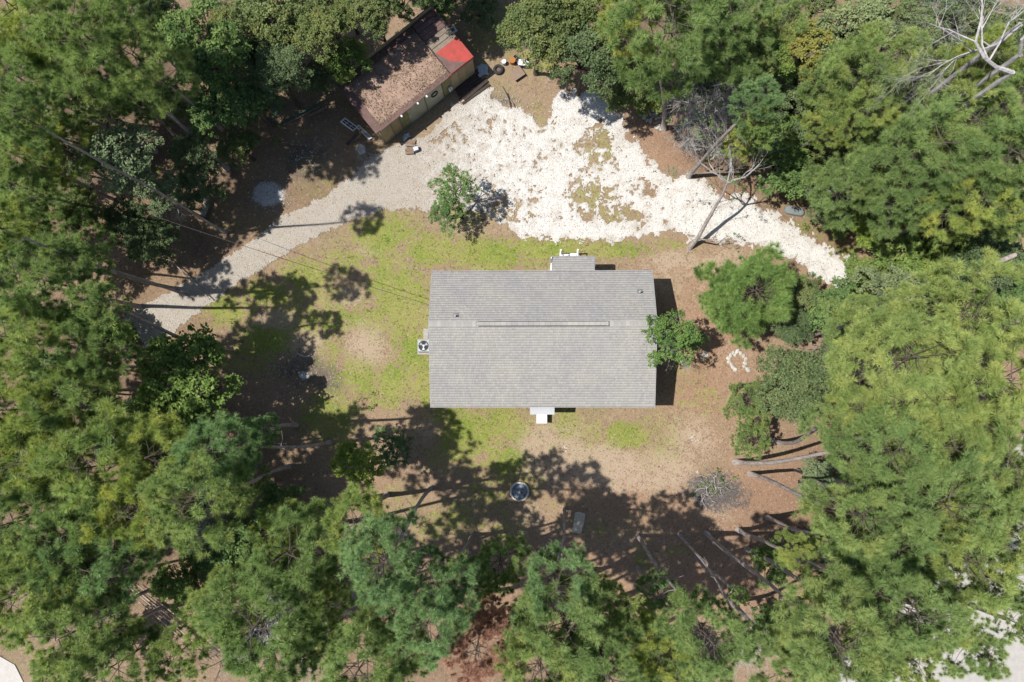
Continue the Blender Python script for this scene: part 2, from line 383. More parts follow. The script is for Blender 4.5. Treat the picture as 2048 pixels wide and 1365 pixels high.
DIRT = [(610,690,65,40,.6),(735,690,50,65,.62),(560,640,40,25,.7),(700,590,40,25,.6),(1440,600,60,80,.3),(650,600,50,60,.35),(540,640,40,25,.6),(860,860,40,50,.45),(1110,880,110,60,.55),
 (1200,930,90,50,.7),(1100,940,80,50,.5),(1320,940,90,50,.55),(1380,880,60,60,.45),(1430,1000,60,50,.4),(1350,520,80,35,.55),(1450,520,70,35,.45),
 (1340,560,50,40,.4),(1260,870,300,80,.25),(1060,1030,60,40,.35),(1240,1090,60,40,.3),(1000,400,110,60,.5),(1100,330,200,120,.4),
 (920,440,60,30,.5),(730,500,40,20,.5),(640,480,50,20,.35),(960,535,30,12,.5),(1400,630,80,90,.25),(1480,700,60,60,.25),(860,900,60,60,.3),(720,700,35,40,.5)]
CHAR_AND_SHADE = [(1430,985,48,34,.95),(180,250,330,260,.42),(1750,150,330,200,.35),(450,560,60,40,.3),(1425,970,50,35,.75),(1470,1000,40,25,.5),(615,740,70,50,.6),(660,760,50,45,.6),(560,720,30,40,.45),(610,320,50,50,.6),(740,330,50,30,.35),  # the two widest blobs paint forest shade, the others are burnt ground
 (990,200,60,16,.55),(535,390,55,45,.5),(1380,980,40,20,.3),(470,660,30,20,.4),(640,300,40,30,.45)]
STRAW = [(1420,680,110,160,.8),(1400,540,100,60,.6),(1300,1000,230,70,.6),(1150,1130,300,60,.6),(1000,900,200,70,.3),(1600,990,150,120,.9),(1560,1100,150,100,.8),(1420,1150,150,90,.8),(1300,1180,120,80,.6),(1340,290,80,90,.8),(1300,220,50,40,.7),
 (1450,400,60,40,.6),(1600,390,70,40,.5),(1700,470,60,40,.8),(1740,510,40,40,.8),(900,1250,300,120,.7),(500,1000,300,300,.4),(1500,870,90,90,.5),(1430,720,90,90,.4),(150,400,400,500,.4),(1900,900,400,500,.5),(1160,120,80,60,.6)]
FOREST_SHADE = [(200,250,360,280,.9),(480,260,140,120,.7),(640,200,120,90,.6),(440,500,70,60,.5),(1750,200,340,230,.8),(1350,60,200,120,.8),(950,20,140,70,.5),(1250,130,90,60,.6),(150,700,220,120,.8),(250,1000,330,250,.7),(900,1320,500,80,.45),(1800,1000,250,300,.5),(1580,300,90,60,.7),(600,760,60,50,.35)]  # shade under the trees, painted into the soil as dark leaf mould
ASH = [(535,390,30,24,1.0),(1420,965,16,10,.35),(607,753,12,10,.6),(1130,897,14,10,.45),(1385,880,12,12,.4),(1395,945,10,8,.5),(500,655,8,5,.4),(1225,1110,20,14,.3)]
def blobs(U, V, L, n):
    m = np.zeros_like(U)
    for (a, b, rx, ry, s) in L:
        d = np.sqrt(((U-a)/rx)**2+((V-b)/ry)**2)
        m = np.maximum(m, s*np.clip(1.35-d*0.85+(n-0.5)*0.9, 0, 1))
    return m
def stretch(lo, hi, step, far):
    c = list(np.arange(lo, hi+1e-6, step)); s = step; a = c[0]; L = []; b = c[-1]; Rr = []
    while a > -far: s *= 1.6; a -= s; b += s; L.insert(0, a); Rr.append(b)
    return np.array(L+c+Rr)
gx = stretch(-34, 36, 0.2, 2600); gy = stretch(-24, 31, 0.2, 2600)
X, Y = np.meshgrid(gx, gy)
U, V = px_of(X, Y)
wob = fbm(X, Y, 0.55, 4, 3)
Z = np.where((np.abs(X) < 36) & (np.abs(Y) < 32), -0.05*fbm(X, Y, 0.8, 4, 9), -0.02)
nyy, nxx = X.shape
idx = np.arange(nyy*nxx).reshape(nyy, nxx)
F = np.stack([idx[:-1, :-1], idx[:-1, 1:], idx[1:, 1:], idx[1:, :-1]], -1).reshape(-1, 4)
inside = ((U > -300) & (U < 2350) & (V > -300) & (V < 1700)).astype(float)
ex = {n: (blobs(U, V, L, wob)*(.95 if n == 'grass' else 1)*inside).ravel() for n, L in (('grass', GRASS), ('dirt', DIRT), ('char_and_shade', CHAR_AND_SHADE), ('straw', STRAW), ('ash', ASH), ('forest_shade', FOREST_SHADE))}
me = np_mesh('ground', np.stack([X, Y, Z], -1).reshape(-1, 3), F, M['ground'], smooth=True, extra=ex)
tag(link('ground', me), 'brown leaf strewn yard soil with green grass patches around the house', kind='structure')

# gravel: the drive and the lot, one ragged sheet
GRAV = [(240,640),(300,606),(400,552),(500,488),(560,440),(640,400),(700,356),(745,310),(800,290),(850,255),(900,215),(960,185),(1010,190),(1050,225),(1075,235),
 (1105,195),(1150,178),(1200,190),(1235,225),(1262,280),(1300,325),(1330,350),(1375,352),(1430,385),(1490,402),(1545,432),(1592,455),(1640,490),(1682,515),
 (1712,528),(1700,552),(1690,600),(1650,565),(1610,535),(1560,508),(1520,492),(1480,487),(1420,480),(1370,468),(1320,462),(1240,476),(1200,480),(1140,478),(1060,478),(990,470),
 (955,440),(900,425),(850,418),(800,418),(760,422),(700,441),(640,469),(560,513),(480,563),(400,619),(350,660),(300,700)]
HOLES = [(1195,290,38,60,.95),(1180,395,45,45,.85),(1240,432,90,22,.95),(1290,378,30,22,.8),(1000,418,70,45,.8),(910,400,40,50,.5),(940,350,40,25,.3),(1085,232,22,26,.8),
 (1065,330,40,20,.35),(1230,350,20,40,.5),(1020,250,60,30,.35),(960,240,50,25,.35),(880,270,50,30,.6),(1000,205,40,18,.6),(1100,290,30,25,.3),(1330,440,25,12,.5),(1160,340,25,25,.4)]
gp = [at(a, b) for a, b in GRAV]
st = 0.065
xs = np.arange(min(p.x for p in gp)-0.6, max(p.x for p in gp)+0.6, st); ys = np.arange(min(p.y for p in gp)-0.6, max(p.y for p in gp)+0.6, st)
X, Y = np.meshgrid(xs, ys)
def sdf(X, Y, P):
    d = np.full(X.shape, 1e9); ins = np.zeros(X.shape, bool)
    for i in range(len(P)):
        a, b = P[i], P[(i+1) % len(P)]
        ex_, ey_ = b.x-a.x, b.y-a.y; wx, wy = X-a.x, Y-a.y
        t = np.clip((wx*ex_+wy*ey_)/(ex_*ex_+ey_*ey_), 0, 1)
        d = np.minimum(d, np.hypot(wx-t*ex_, wy-t*ey_))
        c = ((a.y <= Y) & (Y < b.y)) | ((b.y <= Y) & (Y < a.y))
        with np.errstate(divide='ignore', invalid='ignore'): ins ^= c & (X < a.x+(Y-a.y)*ex_/(ey_ if ey_ else 1e-9))
    return np.where(ins, d, -d)
S = sdf(X, Y, gp); U, V = px_of(X, Y)
rag = (U > 830).astype(float)*0.8+0.2
fn = (fbm(X, Y, 3.2, 5, 21)-0.5)*.75+(fbm(X, Y, 8.5, 2, 25)-.5)*.28; cn = fbm(X, Y, 0.9, 3, 5)-0.5
hole = blobs(U, V, HOLES, fbm(X, Y, 0.7, 4, 31))
keep = S+rag*(fn*1.3+cn*0.9)+ (1-rag)*fn*0.5 - hole*(0.95+fn*3.0) + 0.05
thin = np.clip(1-(U-560)/500, 0, 1)
keep = np.where((S > 0.9) & (U > 820), np.minimum(keep, 0.62-hole*0.9+fn*2.6), keep)
K = keep[:-1, :-1] > 0
nyy, nxx = X.shape; idx = np.arange(nyy*nxx).reshape(nyy, nxx)
F = np.stack([idx[:-1, :-1], idx[:-1, 1:], idx[1:, 1:], idx[1:, :-1]], -1)[K]
used, inv = np.unique(F, return_inverse=True)
Zg = 0.006+0.03*fbm(X, Y, 2.5, 3, 40)*np.clip(keep, 0, 0.5)*2
GV = np.stack([X, Y, Zg], -1).reshape(-1, 3)[used]
wh = np.clip(0.18+(U-780)/330, 0.15, 1.0); wh = np.where(U > 900, np.maximum(wh, 0.55), wh)
wh = wh*np.clip(0.55+keep*0.55, 0.3, 1)
me = np_mesh('gravel_drive', GV, inv.reshape(-1, 4), M['gravel'], smooth=True, extra={'white': wh.ravel()[used]})
tag(link('gravel_drive', me), 'ragged white crushed stone drive and parking area above the house', kind='structure')

def sheet(name, pts, z, mat, label, n=1):
    mb = MB(); P = [at(a, b) for a, b in pts]
    cx = sum((p for p in P), Vector())/len(P)
    vs = [(p.x, p.y, z) for p in P]+[(p.x, p.y, z-0.12) for p in P]; k = len(P)
    mb.add(vs, [tuple(range(k))]+[(i, i+k, (i+1) % k+k, (i+1) % k) for i in range(k)], mat)
    return tag(mb.build(name), label, kind='structure')
sheet('road', [(1500,1420),(1640,1350),(1760,1240),(1860,1120),(1950,1000),(2000,940),(2120,760),(2600,500),(2600,1900),(1300,1900)], 0.03, M['road'], 'pale concrete road seen through the pines at lower right')
sheet('pavement', [(-500,1290),(-40,1290),(30,1330),(75,1420),(0,1600),(-500,1600)], 0.03, M['road'], 'pale pavement showing at the lower left corner')

# ------------------------------------------------------------------ scattered ground detail (stuff)
def inside_poly(px, py, P):
    ins = np.zeros(px.shape, bool)
    for i in range(len(P)):
        (ax, ay), (bx, by) = P[i], P[(i+1) % len(P)]
        c = ((ay <= py) & (py < by)) | ((by <= py) & (py < ay))
        ins ^= c & (px < ax+(py-ay)*(bx-ax)/((by-ay) or 1e-9))
    return ins
def scatter(n, mask_fn, lo=(-31, -20), hi=(33, 27)):
    x = nrg.uniform(lo[0], hi[0], n*4); y = nrg.uniform(lo[1], hi[1], n*4); u, v = px_of(x, y)
    m = mask_fn(x, y, u, v); k = nrg.rand(n*4) < m
    return x[k][:n], y[k][:n]
YARD = [(560,420),(760,320),(900,180),(1000,40),(1100,20),(1300,200),(1500,380),(1720,500),(1700,640),(1720,760),(1660,900),(1700,1200),(1400,1300),(1200,1280),(900,1300),(700,1250),(600,1000),(480,900),(380,700),(380,640)]
HOUSE = [(866,546),(1104,546),(1104,514),(1187,514),(1187,546),(1300,546),(1308,812),(864,812)]
def quads(x, y, z, L, W, tilt, mat, name, tint, curl=0.0):
    n = len(x); a = nrg.uniform(0, 2*np.pi, n)
    dx, dy = np.cos(a), np.sin(a); tz = nrg.uniform(-tilt, tilt, n)
    ax = np.stack([dx, dy, tz], -1)*L[:, None]/2; bx = np.stack([-dy, dx, nrg.uniform(-tilt, tilt, n)], -1)*W[:, None]/2
    c = np.stack([x, y, z], -1)
    V = np.stack([c-ax-bx*0.4, c-ax*0.1-bx, c+ax, c-ax*0.1+bx], 1).reshape(-1, 3)
    F = np.arange(n*4).reshape(n, 4)
    return np_mesh(name, V, F, mat, np.repeat(tint, 4))
def gr_mask(x, y, u, v):
    return blobs(u, v, GRASS, fbm(x, y, 0.55, 4, 3))*(~inside_poly(u, v, HOUSE))*np.clip(fbm(x, y, 3, 3, 77)*2.6-0.8, 0, 1)
x, y = scatter(21000, gr_mask)
n = len(x); a = nrg.uniform(0, 6.28, (n, 3)); h = nrg.uniform(0.04, 0.13, (n, 3)); ox = nrg.normal(0, 0.03, (n, 3, 2))
bl = np.zeros((n, 3, 3, 3)); cxy = np.stack([x, y], -1)[:, None, :]+ox
wv = np.stack([np.cos(a), np.sin(a)], -1)*0.012; lean = np.stack([np.sin(a*3.7), np.cos(a*2.3)], -1)*h[..., None]*0.8
bl[:, :, 0, :2] = cxy-wv; bl[:, :, 1, :2] = cxy+wv; bl[:, :, 2, :2] = cxy+lean
bl[:, :, :2, 2] = -0.03; bl[:, :, 2, 2] = h
me = np_mesh('grass', bl.reshape(-1, 3), np.arange(n*9).reshape(-1, 3), M['grassblade'], np.repeat(nrg.rand(n), 9))
tag(link('grass', me), 'short green grass growing in patches over the yard', 'grass', kind='stuff')
x, y = scatter(17000, lambda x, y, u, v: np.where(inside_poly(u, v, YARD), 0.75, 0.35)*(~inside_poly(u, v, HOUSE))*np.where(inside_poly(u, v, GRAV), 0.25, 1)*np.clip(fbm(x, y, 1.2, 3, 50)*2-0.4, 0.1, 1))
n = len(x); me = quads(x, y, nrg.uniform(0.02, 0.035, n), nrg.uniform(0.03, 0.10, n), nrg.uniform(0.012, 0.04, n), 0.35, M['litter'], 'fallen_leaves', nrg.rand(n)**1.7)
tag(link('fallen_leaves', me), 'dry brown leaves and bark chips strewn across the yard', 'leaves', kind='stuff')
# pebbles on the gravel
x, y = scatter(2200, lambda x, y, u, v: inside_poly(u, v, GRAV)*0.9)
n = len(x); s = nrg.uniform(0.02, 0.055, n)
oc = np.array([[1, 0, 0], [0, 1, 0], [-1, 0, 0], [0, -1, 0], [0, 0, .7], [0, 0, -.4]]); of = np.array([[0, 1, 4], [1, 2, 4], [2, 3, 4], [3, 0, 4]])
rot = nrg.uniform(0, 6.28, n); c, sn = np.cos(rot), np.sin(rot)
Vv = np.zeros((n, 6, 3)); Vv[..., 0] = x[:, None]+s[:, None]*(c[:, None]*oc[:, 0]-sn[:, None]*oc[:, 1]*0.7); Vv[..., 1] = y[:, None]+s[:, None]*(sn[:, None]*oc[:, 0]+c[:, None]*oc[:, 1]*0.7); Vv[..., 2] = 0.02+s[:, None]*oc[:, 2]
me = np_mesh('pebbles', Vv.reshape(-1, 3), (of[None]+np.arange(n)[:, None, None]*6).reshape(-1, 3), M['stone'])
tag(link('pebbles', me), 'loose white pebbles on the crushed stone drive', 'pebbles', kind='stuff')

# ------------------------------------------------------------------ house
EZ, RZ = 3.15, 4.25
eTL, eTR, eBL, eBR = at(864.5, 543, EZ), at(1302, 543, EZ), at(862, 814, EZ), at(1311, 814, EZ)
xl = (at(864.5,543,EZ).x+at(862,814,EZ).x)/2; xr = (eTR.x+eBR.x)/2; yf = (eTL.y+eTR.y)/2; yb = (eBL.y+eBR.y)/2
yr = at(1085, 648, RZ).y
house = empty('house', ((xl+xr)/2, (yf+yb)/2, 0))
tag(house, 'single storey house with grey shingled gable roof in the middle of the clearing', 'house')
hc = Vector(house.location)
def hl(x, y, z): return (x-hc.x, y-hc.y, z)
def slope_part(name, x0, x1, ye, ze, yr_, zr, parent, seed, tabw=0.20, expo=0.142):
    """a roof slope laid in courses of separate shingle tabs, stepped like the real ones"""
    rr = np.random.RandomState(seed)
    base = MB()
    e, r_ = Vector((0, ye-hc.y, ze)), Vector((0, yr_-hc.y, zr))
    L = (r_-e).length; d = (r_-e)/L; nrm = Vector((1, 0, 0)).cross(d)
    if nrm.z < 0: nrm = -nrm
    a0, a1 = x0-hc.x, x1-hc.x
    vs = []
    for k in (0, -0.05):
        for (xx, pt) in ((a0, e), (a1, e), (a1, r_), (a0, r_)): vs.append(Vector((xx, pt.y, pt.z))+nrm*k)
    base.add(vs, [(0, 1, 2, 3), (7, 6, 5, 4), (0, 4, 5, 1), (1, 5, 6, 2), (2, 6, 7, 3), (3, 7, 4, 0)], M['shingle'], tint=0.3)
    roof = base.build(name, parent)
    n = int(L/expo)+1; Vl = []; Tn = []
    for i in range(n):
        s0 = i*expo; s1 = min(s0+expo*1.05, L)
        if s1-s0 < 0.02: continue
        xx = a0-rr.uniform(0, tabw) if i % 2 else a0-tabw*0.5
        while xx < a1:
            w_ = tabw*rr.uniform(0.7, 1.15)*0.8; q0, q1 = max(xx, a0), min(xx+w_, a1); xx += w_
            if q1-q0 < 0.02: continue
            hi = rr.rand() < 0.5; k = 0.011 if hi else 0.006; kt = 0.002+0.001*(i % 2)
            g = 0.004
            p = [Vector((q0+g, 0, 0))+e+d*s0+nrm*k, Vector((q1-g, 0, 0))+e+d*s0+nrm*k, Vector((q1-g, 0, 0))+e+d*s1+nrm*kt, Vector((q0+g, 0, 0))+e+d*s1+nrm*kt,
                 Vector((q0+g, 0, 0))+e+d*s0, Vector((q1-g, 0, 0))+e+d*s0]
            for v in p: Vl.append((v.x, v.y, v.z))
            t = (0.60 if hi else 0.38)+rr.uniform(-0.16, 0.16); Tn += [min(max(t, 0), 1)]*6
    m = len(Vl)//6
    F = (np.array([[0, 1, 2, 3], [4, 5, 1, 0], [4, 0, 3, 3], [5, 2, 1, 1]])[:2][None]+np.arange(m)[:, None, None]*6).reshape(-1, 4)
    tag(link('shingles', np_mesh('shingles', np.array(Vl), F, M['shingle'], Tn), roof), kind='stuff')
    return roof
slope_part('front_roof', xl, xr, yf, EZ, yr, RZ, house, 1)
slope_part('rear_roof', xl, xr, yb, EZ, yr, RZ, house, 2)
# ridge cap pieces and ridge vent
vx0, vx1 = at(957, 647, RZ).x, at(1217, 647, RZ).x
capm = {}
def cap_mesh(w_, t):
    mb = MB()
    sf = (RZ-EZ)/(yf-yr); sb = (RZ-EZ)/(yr-yb)
    vs = [(0, .14, -.14*sf+.022), (w_, .14, -.14*sf+.022), (w_, 0, .026), (0, 0, .026), (w_, -.14, -.14*sb+.022), (0, -.14, -.14*sb+.022)]
    vs += [(a, b, c-.015) for a, b, c in vs]
    mb.add(vs, [(0, 3, 2, 1), (3, 5, 4, 2), (0, 1, 7, 6), (5, 11, 10, 4), (1, 2, 8, 7), (2, 4, 10, 8), (0, 6, 9, 3), (3, 9, 11, 5)], M['shingle'], tint=t)
    return mb.mesh('ridge_cap')
caps = [cap_mesh(0.21, t) for t in (0.1, 0.25, 0.4, 0.6)]
xx = xl
while xx < xr-0.2:
    if not (vx0-0.1 < xx+0.1 < vx1+0.05):
        link('ridge_cap', rng.choice(caps), house, (xx-hc.x, yr-hc.y, RZ))
    xx += 0.213
mb = MB()
mb.box(hl((vx0+vx1)/2, yr, RZ+0.045), (vx1-vx0, 0.285, 0.05), M['black'])
vent = mb.build('ridge_vent', house)
xx = vx0
while xx < vx1-0.1:
    m2 = MB(); L = min(0.30, vx1-xx)
    m2.box((L/2, 0, 0.0), (L-0.006, 0.23, 0.02), M['shingle'], tint=0.5)
    capk = capm.setdefault(round(L, 2), m2.mesh('vent_cap'))
    link('vent_cap', capk, vent, hl(xx, yr, RZ+0.085)); xx += 0.30
# per-cap tone for the vent: three more meshes
tones = []
for t in (0.0, 0.15, 0.3, 0.45):
    m2 = MB(); m2.box((0.15, 0, 0.0), (0.294, 0.21, 0.022), M['shingle'], tint=t); tones.append(m2.mesh('vent_cap'))
for o in [c for c in COL.objects if c.parent == vent][:-1]: o.data = rng.choice(tones)
# vent pipes
for (a, b) in ((911, 633), (1279, 585)):
    z = RZ-(RZ-EZ)*(at(a, b, 3.9).y-yr)/(yf-yr); p = at(a, b, z)
    mb = MB(); mb.tube([hl(p.x, p.y, z-0.02), hl(p.x, p.y, z+0.05)], [0.14, 0.06], M['grey'], 12)
    mb.tube([hl(p.x, p.y, z+0.03), hl(p.x, p.y, z+0.30)], 0.045, M['white'], 12)
    mb.box(hl(p.x, p.y+0.05, z+0.0), (0.26, 0.26, 0.03), M['grey'])
    mb.tube([hl(p.x, p.y, z+0.29), hl(p.x, p.y, z+0.305)], 0.03, M['black'], 10)
    mb.build('vent_pipe', house)
# fascia / drip edge
mb = MB()
for (a, b, y0, z0, y1, z1) in ((xl, 0, yf, EZ, yr, RZ), (xl, 0, yb, EZ, yr, RZ), (xr, 0, yf, EZ, yr, RZ), (xr, 0, yb, EZ, yr, RZ)):
    s = -1 if a == xl else 1
    P0, P1 = Vector(hl(a+s*0.022, y0, z0-0.03)), Vector(hl(a+s*0.022, y1, z1-0.03))
    vs = [P0+Vector((dx, 0, dz)) for dx in (-.02, .02) for dz in (-.12, .035)]+[P1+Vector((dx, 0, dz)) for dx in (-.02, .02) for dz in (-.12, .035)]
    mb.add(vs, [(0, 1, 3, 2), (4, 6, 7, 5), (0, 4, 5, 1), (2, 3, 7, 6), (1, 5, 7, 3), (0, 2, 6, 4)], M['fascia'])
for y_, s in ((yf, 1), (yb, -1)): mb.box(hl((xl+xr)/2, y_+s*0.022, EZ-0.05), (xr-xl+0.08, 0.035, 0.16), M['fascia'])
mb.build('fascia', house)
# walls, with lapped siding boards
ov = 0.38; wx0, wx1, wy0, wy1 = xl+0.15, xr-0.15, yb+ov, yf-ov
mb = MB()
mb.box(hl((wx0+wx1)/2, (wy0+wy1)/2, 0.28), (wx1-wx0-0.05, wy1-wy0-0.05, 0.56), M['concrete'])
mb.build('foundation', house)
mb = MB()
mb.box(hl((wx0+wx1)/2, (wy0+wy1)/2, 1.8), (wx1-wx0, wy1-wy0, 2.5), M['siding'])
for s, wx in ((-1, wx0), (1, wx1)):
    g = [Vector(hl(wx, wy0, 3.05)), Vector(hl(wx, wy1, 3.05)), Vector(hl(wx, yr, RZ-0.1))]
    vs = g+[p-Vector((s*0.1, 0, 0)) for p in g]; mb.add(vs, [(0, 1, 2), (5, 4, 3), (0, 3, 4, 1), (1, 4, 5, 2), (2, 5, 3, 0)], M['siding'])
mb.build('wall', house)
mb = MB()
z = 0.6
while z < 3.0:
    for y_, s in ((wy1, 1), (wy0, -1)): mb.box(hl((wx0+wx1)/2, y_+s*0.008, z), (wx1-wx0, 0.016, 0.02), M['siding'])
    for x_, s in ((wx1, 1), (wx0, -1)): mb.box(hl(x_+s*0.008, (wy0+wy1)/2, z), (0.016, wy1-wy0, 0.02), M['siding'])
    z += 0.12
tag(mb.build('siding_boards', house), kind='stuff')
def window(x, y, nx_, ny_, w_=0.9, h_=1.2, zc=1.95):
    th = math.atan2(ny_, nx_)+math.pi/2
    Mx = Matrix.Translation(hl(x, y, zc)) @ Matrix.Rotation(th, 4, 'Z')
    mb = MB()
    for s in (-1, 1):
        mb.box((s*w_/2, -0.03, 0), (0.08, 0.06, h_+0.08), M['white'], Mx); mb.box((0, -0.03, s*h_/2), (w_-0.08, 0.06, 0.08), M['white'], Mx)
    mb.box((0, -0.035, 0), (w_-0.08, 0.05, 0.05), M['white'], Mx)
    f = mb.build('window', house); m2 = MB(); m2.box((0, -0.012, 0), (w_-0.08, 0.02, h_-0.08), M['glass'], Mx); m2.build('pane', f)
for fx in (0.12, 0.32, 0.88): window(wx0+(wx1-wx0)*fx, wy1, 0, 1)
for fx in (0.14, 0.34, 0.72, 0.9): window(wx0+(wx1-wx0)*fx, wy0, 0, -1)
window(wx1, (wy0+wy1)/2+1.2, 1, 0); window(wx1, (wy0+wy1)/2-1.6, 1, 0); window(wx0, (wy0+wy1)/2+1.6, -1, 0)
def door(x, y, s):
    mb = MB(); mb.box(hl(x, y+s*0.03, 1.65), (1.06, 0.06, 2.16), M['white']); mb.box(hl(x, y+s*0.065, 1.63), (0.9, 0.02, 2.04), M['grey'])
    d = mb.build('door', house); m2 = MB(); m2.tube([hl(x+0.35, y+s*0.07, 1.6), hl(x+0.35, y+s*0.13, 1.6)], 0.03, M['fascia'], 8); m2.build('handle', d)
# front porch
PZ0, PZ1 = 2.75, 3.02
p0, p1 = at(1104.5, 514, PZ0), at(1188.5, 514, PZ0)
slope_part('porch_roof', p0.x, p1.x, p0.y, PZ0, yf-0.02, PZ1, house, 5)
pcx = (p0.x+p1.x)/2; pcy = (p0.y+yf)/2
mb = MB(); mb.box(hl(pcx, p0.y+0.02, PZ0-0.05), (p1.x-p0.x+0.06, 0.035, 0.14), M['fascia'])
for s, q in ((-1, p0.x), (1, p1.x)): mb.box(hl(q+s*0.02, pcy, PZ0+0.05), (0.03, yf-p0.y if 0 else abs(yf-p0.y), 0.14), M['fascia'])
mb.build('porch_fascia', house)
dy0 = wy1+0.012; dy1 = p0.y+0.02
k = int((p1.x-p0.x)/0.14)
for i in range(k):
    mb = MB(); mb.box(hl(p0.x+0.07+i*0.14, (dy0+dy1)/2, 0.58), (0.13, abs(dy1-dy0), 0.035), M['white']); mb.build('deck_board', house)
mb = MB(); mb.box(hl(pcx, (dy0+dy1)/2, 0.28), (p1.x-p0.x-0.1, abs(dy1-dy0)-0.1, 0.55), M['white']); mb.build('deck_frame', house)
for s, q in ((-1, p0.x-0.02), (1, p1.x-0.06)):
    mb = MB(); mb.box(hl(q, dy1-0.06, 1.66), (0.1, 0.1, 2.1), M['white']); mb.build('porch_post', house)
    mb = MB()
    for zz in (0.78, 1.5): mb.box(hl(q, (dy0+dy1)/2-0.05, zz), (0.05, abs(dy1-dy0)-0.15, 0.07), M['white'])
    for j in range(9): mb.box(hl(q, dy0+0.1+j*(dy1-dy0-0.25)/8, 1.14), (0.035, 0.035, 0.66), M['white'])
    mb.build('porch_railing', house)
door(pcx-0.1, wy1, 1)
sx0, sx1 = at(1121, 505, 0.9).x, at(1155, 505, 0.9).x
for i in range(3):
    mb = MB(); yy = dy1+0.14+i*0.24; zz = 0.42-i*0.17
    mb.box(hl((sx0+sx1)/2, yy, zz), (sx1-sx0-0.08, 0.25, 0.04), M['white']); mb.box(hl((sx0+sx1)/2, yy-0.11, zz-0.09), (sx1-sx0-0.09, 0.02, 0.14), M['white'])
    mb.build('porch_step', house)
for q in (sx0, sx1):
    mb = MB(); mb.box(hl(q, dy1+0.72, 0.6), (0.09, 0.09, 1.2), M['white'])
    y0_, y1_ = dy1+0.0, dy1+0.74
    for (za, zb) in ((1.42, 1.12), (0.78, 0.42)):
        P0, P1 = Vector(hl(q, y0_, za)), Vector(hl(q, y1_, zb)); mb.tube([P0, P1], 0.035, M['white'], 4)
    for j in range(4):
        t = (j+0.5)/4.5; mb.box(hl(q, y0_+(y1_-y0_)*t, 0.95+0.15*(1-t)), (0.03, 0.03, 0.6), M['white'])
    mb.build('stair_railing', house)
# rear door canopy and steps
c0, c1 = at(1060, 829, 2.5), at(1109, 829, 2.5)
mb = MB()
for i in range(5):
    yy = yb-0.02-(yb-c0.y)*(i+0.5)/5
    mb.box(hl((c0.x+c1.x)/2, yy, 2.62-0.03*i), (c1.x-c0.x, abs(yb-c0.y)/5-0.012, 0.03), M['canopy'], rot=Euler((R(8), 0, 0)))
mb.box(hl((c0.x+c1.x)/2, (yb+c0.y)/2+0.03, 2.5), (c1.x-c0.x-0.05, abs(yb-c0.y)-0.05, 0.08), M['canopy'])
for s, q in ((-1, c0.x), (1, c1.x)): mb.tube([hl(q-s*0.05, c0.y+0.06, 2.46), hl(q-s*0.05, wy0, 1.9)], 0.02, M['canopy'], 6)
mb.build('door_canopy', house)
door((c0.x+c1.x)/2, wy0, -1)
s0, s1 = at(1073, 847, 0.45), at(1094, 847, 0.45)
for i in range(3):
    mb = MB(); ya = wy0-0.05 if i == 0 else wy0-0.05-0.3*i
    mb.box(hl((s0.x+s1.x)/2, (wy0+s0.y)/2 if i == 2 else wy0-0.42, [0.52, 0.38, 0.16][2-i]*0+[0.16, 0.38, 0.56][i]), (s1.x-s0.x, abs(wy0-s0.y) if i == 2 else 0.8, 0.05), M['white'])
    mb.build('rear_step', house)
for q in (s0.x+0.04, s1.x-0.04):
    mb = MB(); mb.box(hl(q, s0.y+0.05, 0.27), (0.07, 0.07, 0.54), M['white']); mb.build('step_leg', house)

# air conditioner beside the left wall
ap = at(849, 693, 0.4); ac = empty('air_conditioner', (ap.x, ap.y, 0)); tag(ac, 'grey round fan air conditioner unit on a pad at the left wall of the house', 'air conditioner')
mb = MB(); mb.box((0, 0, 0.43), (0.70, 0.70, 0.66), M['ac_case'], bev=0.03)
for i in range(8): mb.box((0, 0, 0.16+i*0.07), (0.715, 0.715, 0.015), M['grey'])
mb.build('cabinet', ac)
mb = MB(); mb.disc((0, 0), 0.30, 0.762, 0.768, M['black']); mb.build('fan_well', ac)
mb = MB()
for i in range(3):
    a = i*2.094+0.4
    vs = [Vector((math.cos(a+da)*rr_, math.sin(a+da)*rr_, 0.79+zz)) for da, rr_, zz in ((-.1, .05, .0), (-.25, .26, -.01), (.45, .26, .02), (.3, .05, .01))]
    vs += [v-Vector((0, 0, 0.008)) for v in vs]; mb.add(vs, [(0, 1, 2, 3), (7, 6, 5, 4), (0, 4, 5, 1), (1, 5, 6, 2), (2, 6, 7, 3), (3, 7, 4, 0)], M['canopy'])
mb.disc((0, 0), 0.07, 0.77, 0.82, M['canopy'], 12); mb.build('fan', ac)
mb = MB()
for rr_ in (0.3, 0.24, 0.18, 0.12): mb.ring((0, 0, 0.84), rr_, 0.005, M['grey'], 24, 4)
for i in range(6): mb.tube([(0.06*math.cos(i*1.047), 0.06*math.sin(i*1.047), 0.845), (0.33*math.cos(i*1.047), 0.33*math.sin(i*1.047), 0.80)], 0.005, M['grey'], 4)
mb.build('fan_guard', ac)
mb = MB(); mb.box((0, 0, 0.05), (0.95, 0.95, 0.1), M['concrete']); mb.build('pad', ac)
p = at(852, 668); mb = MB(); mb.box((0, 0, 0.04), (0.3, 0.62, 0.08), M['concrete'], bev=0.01)
tag(mb.build('paving_slab', loc=(p.x, p.y, 0)), 'small pale slab lying above the air conditioner by the wall', 'slab')

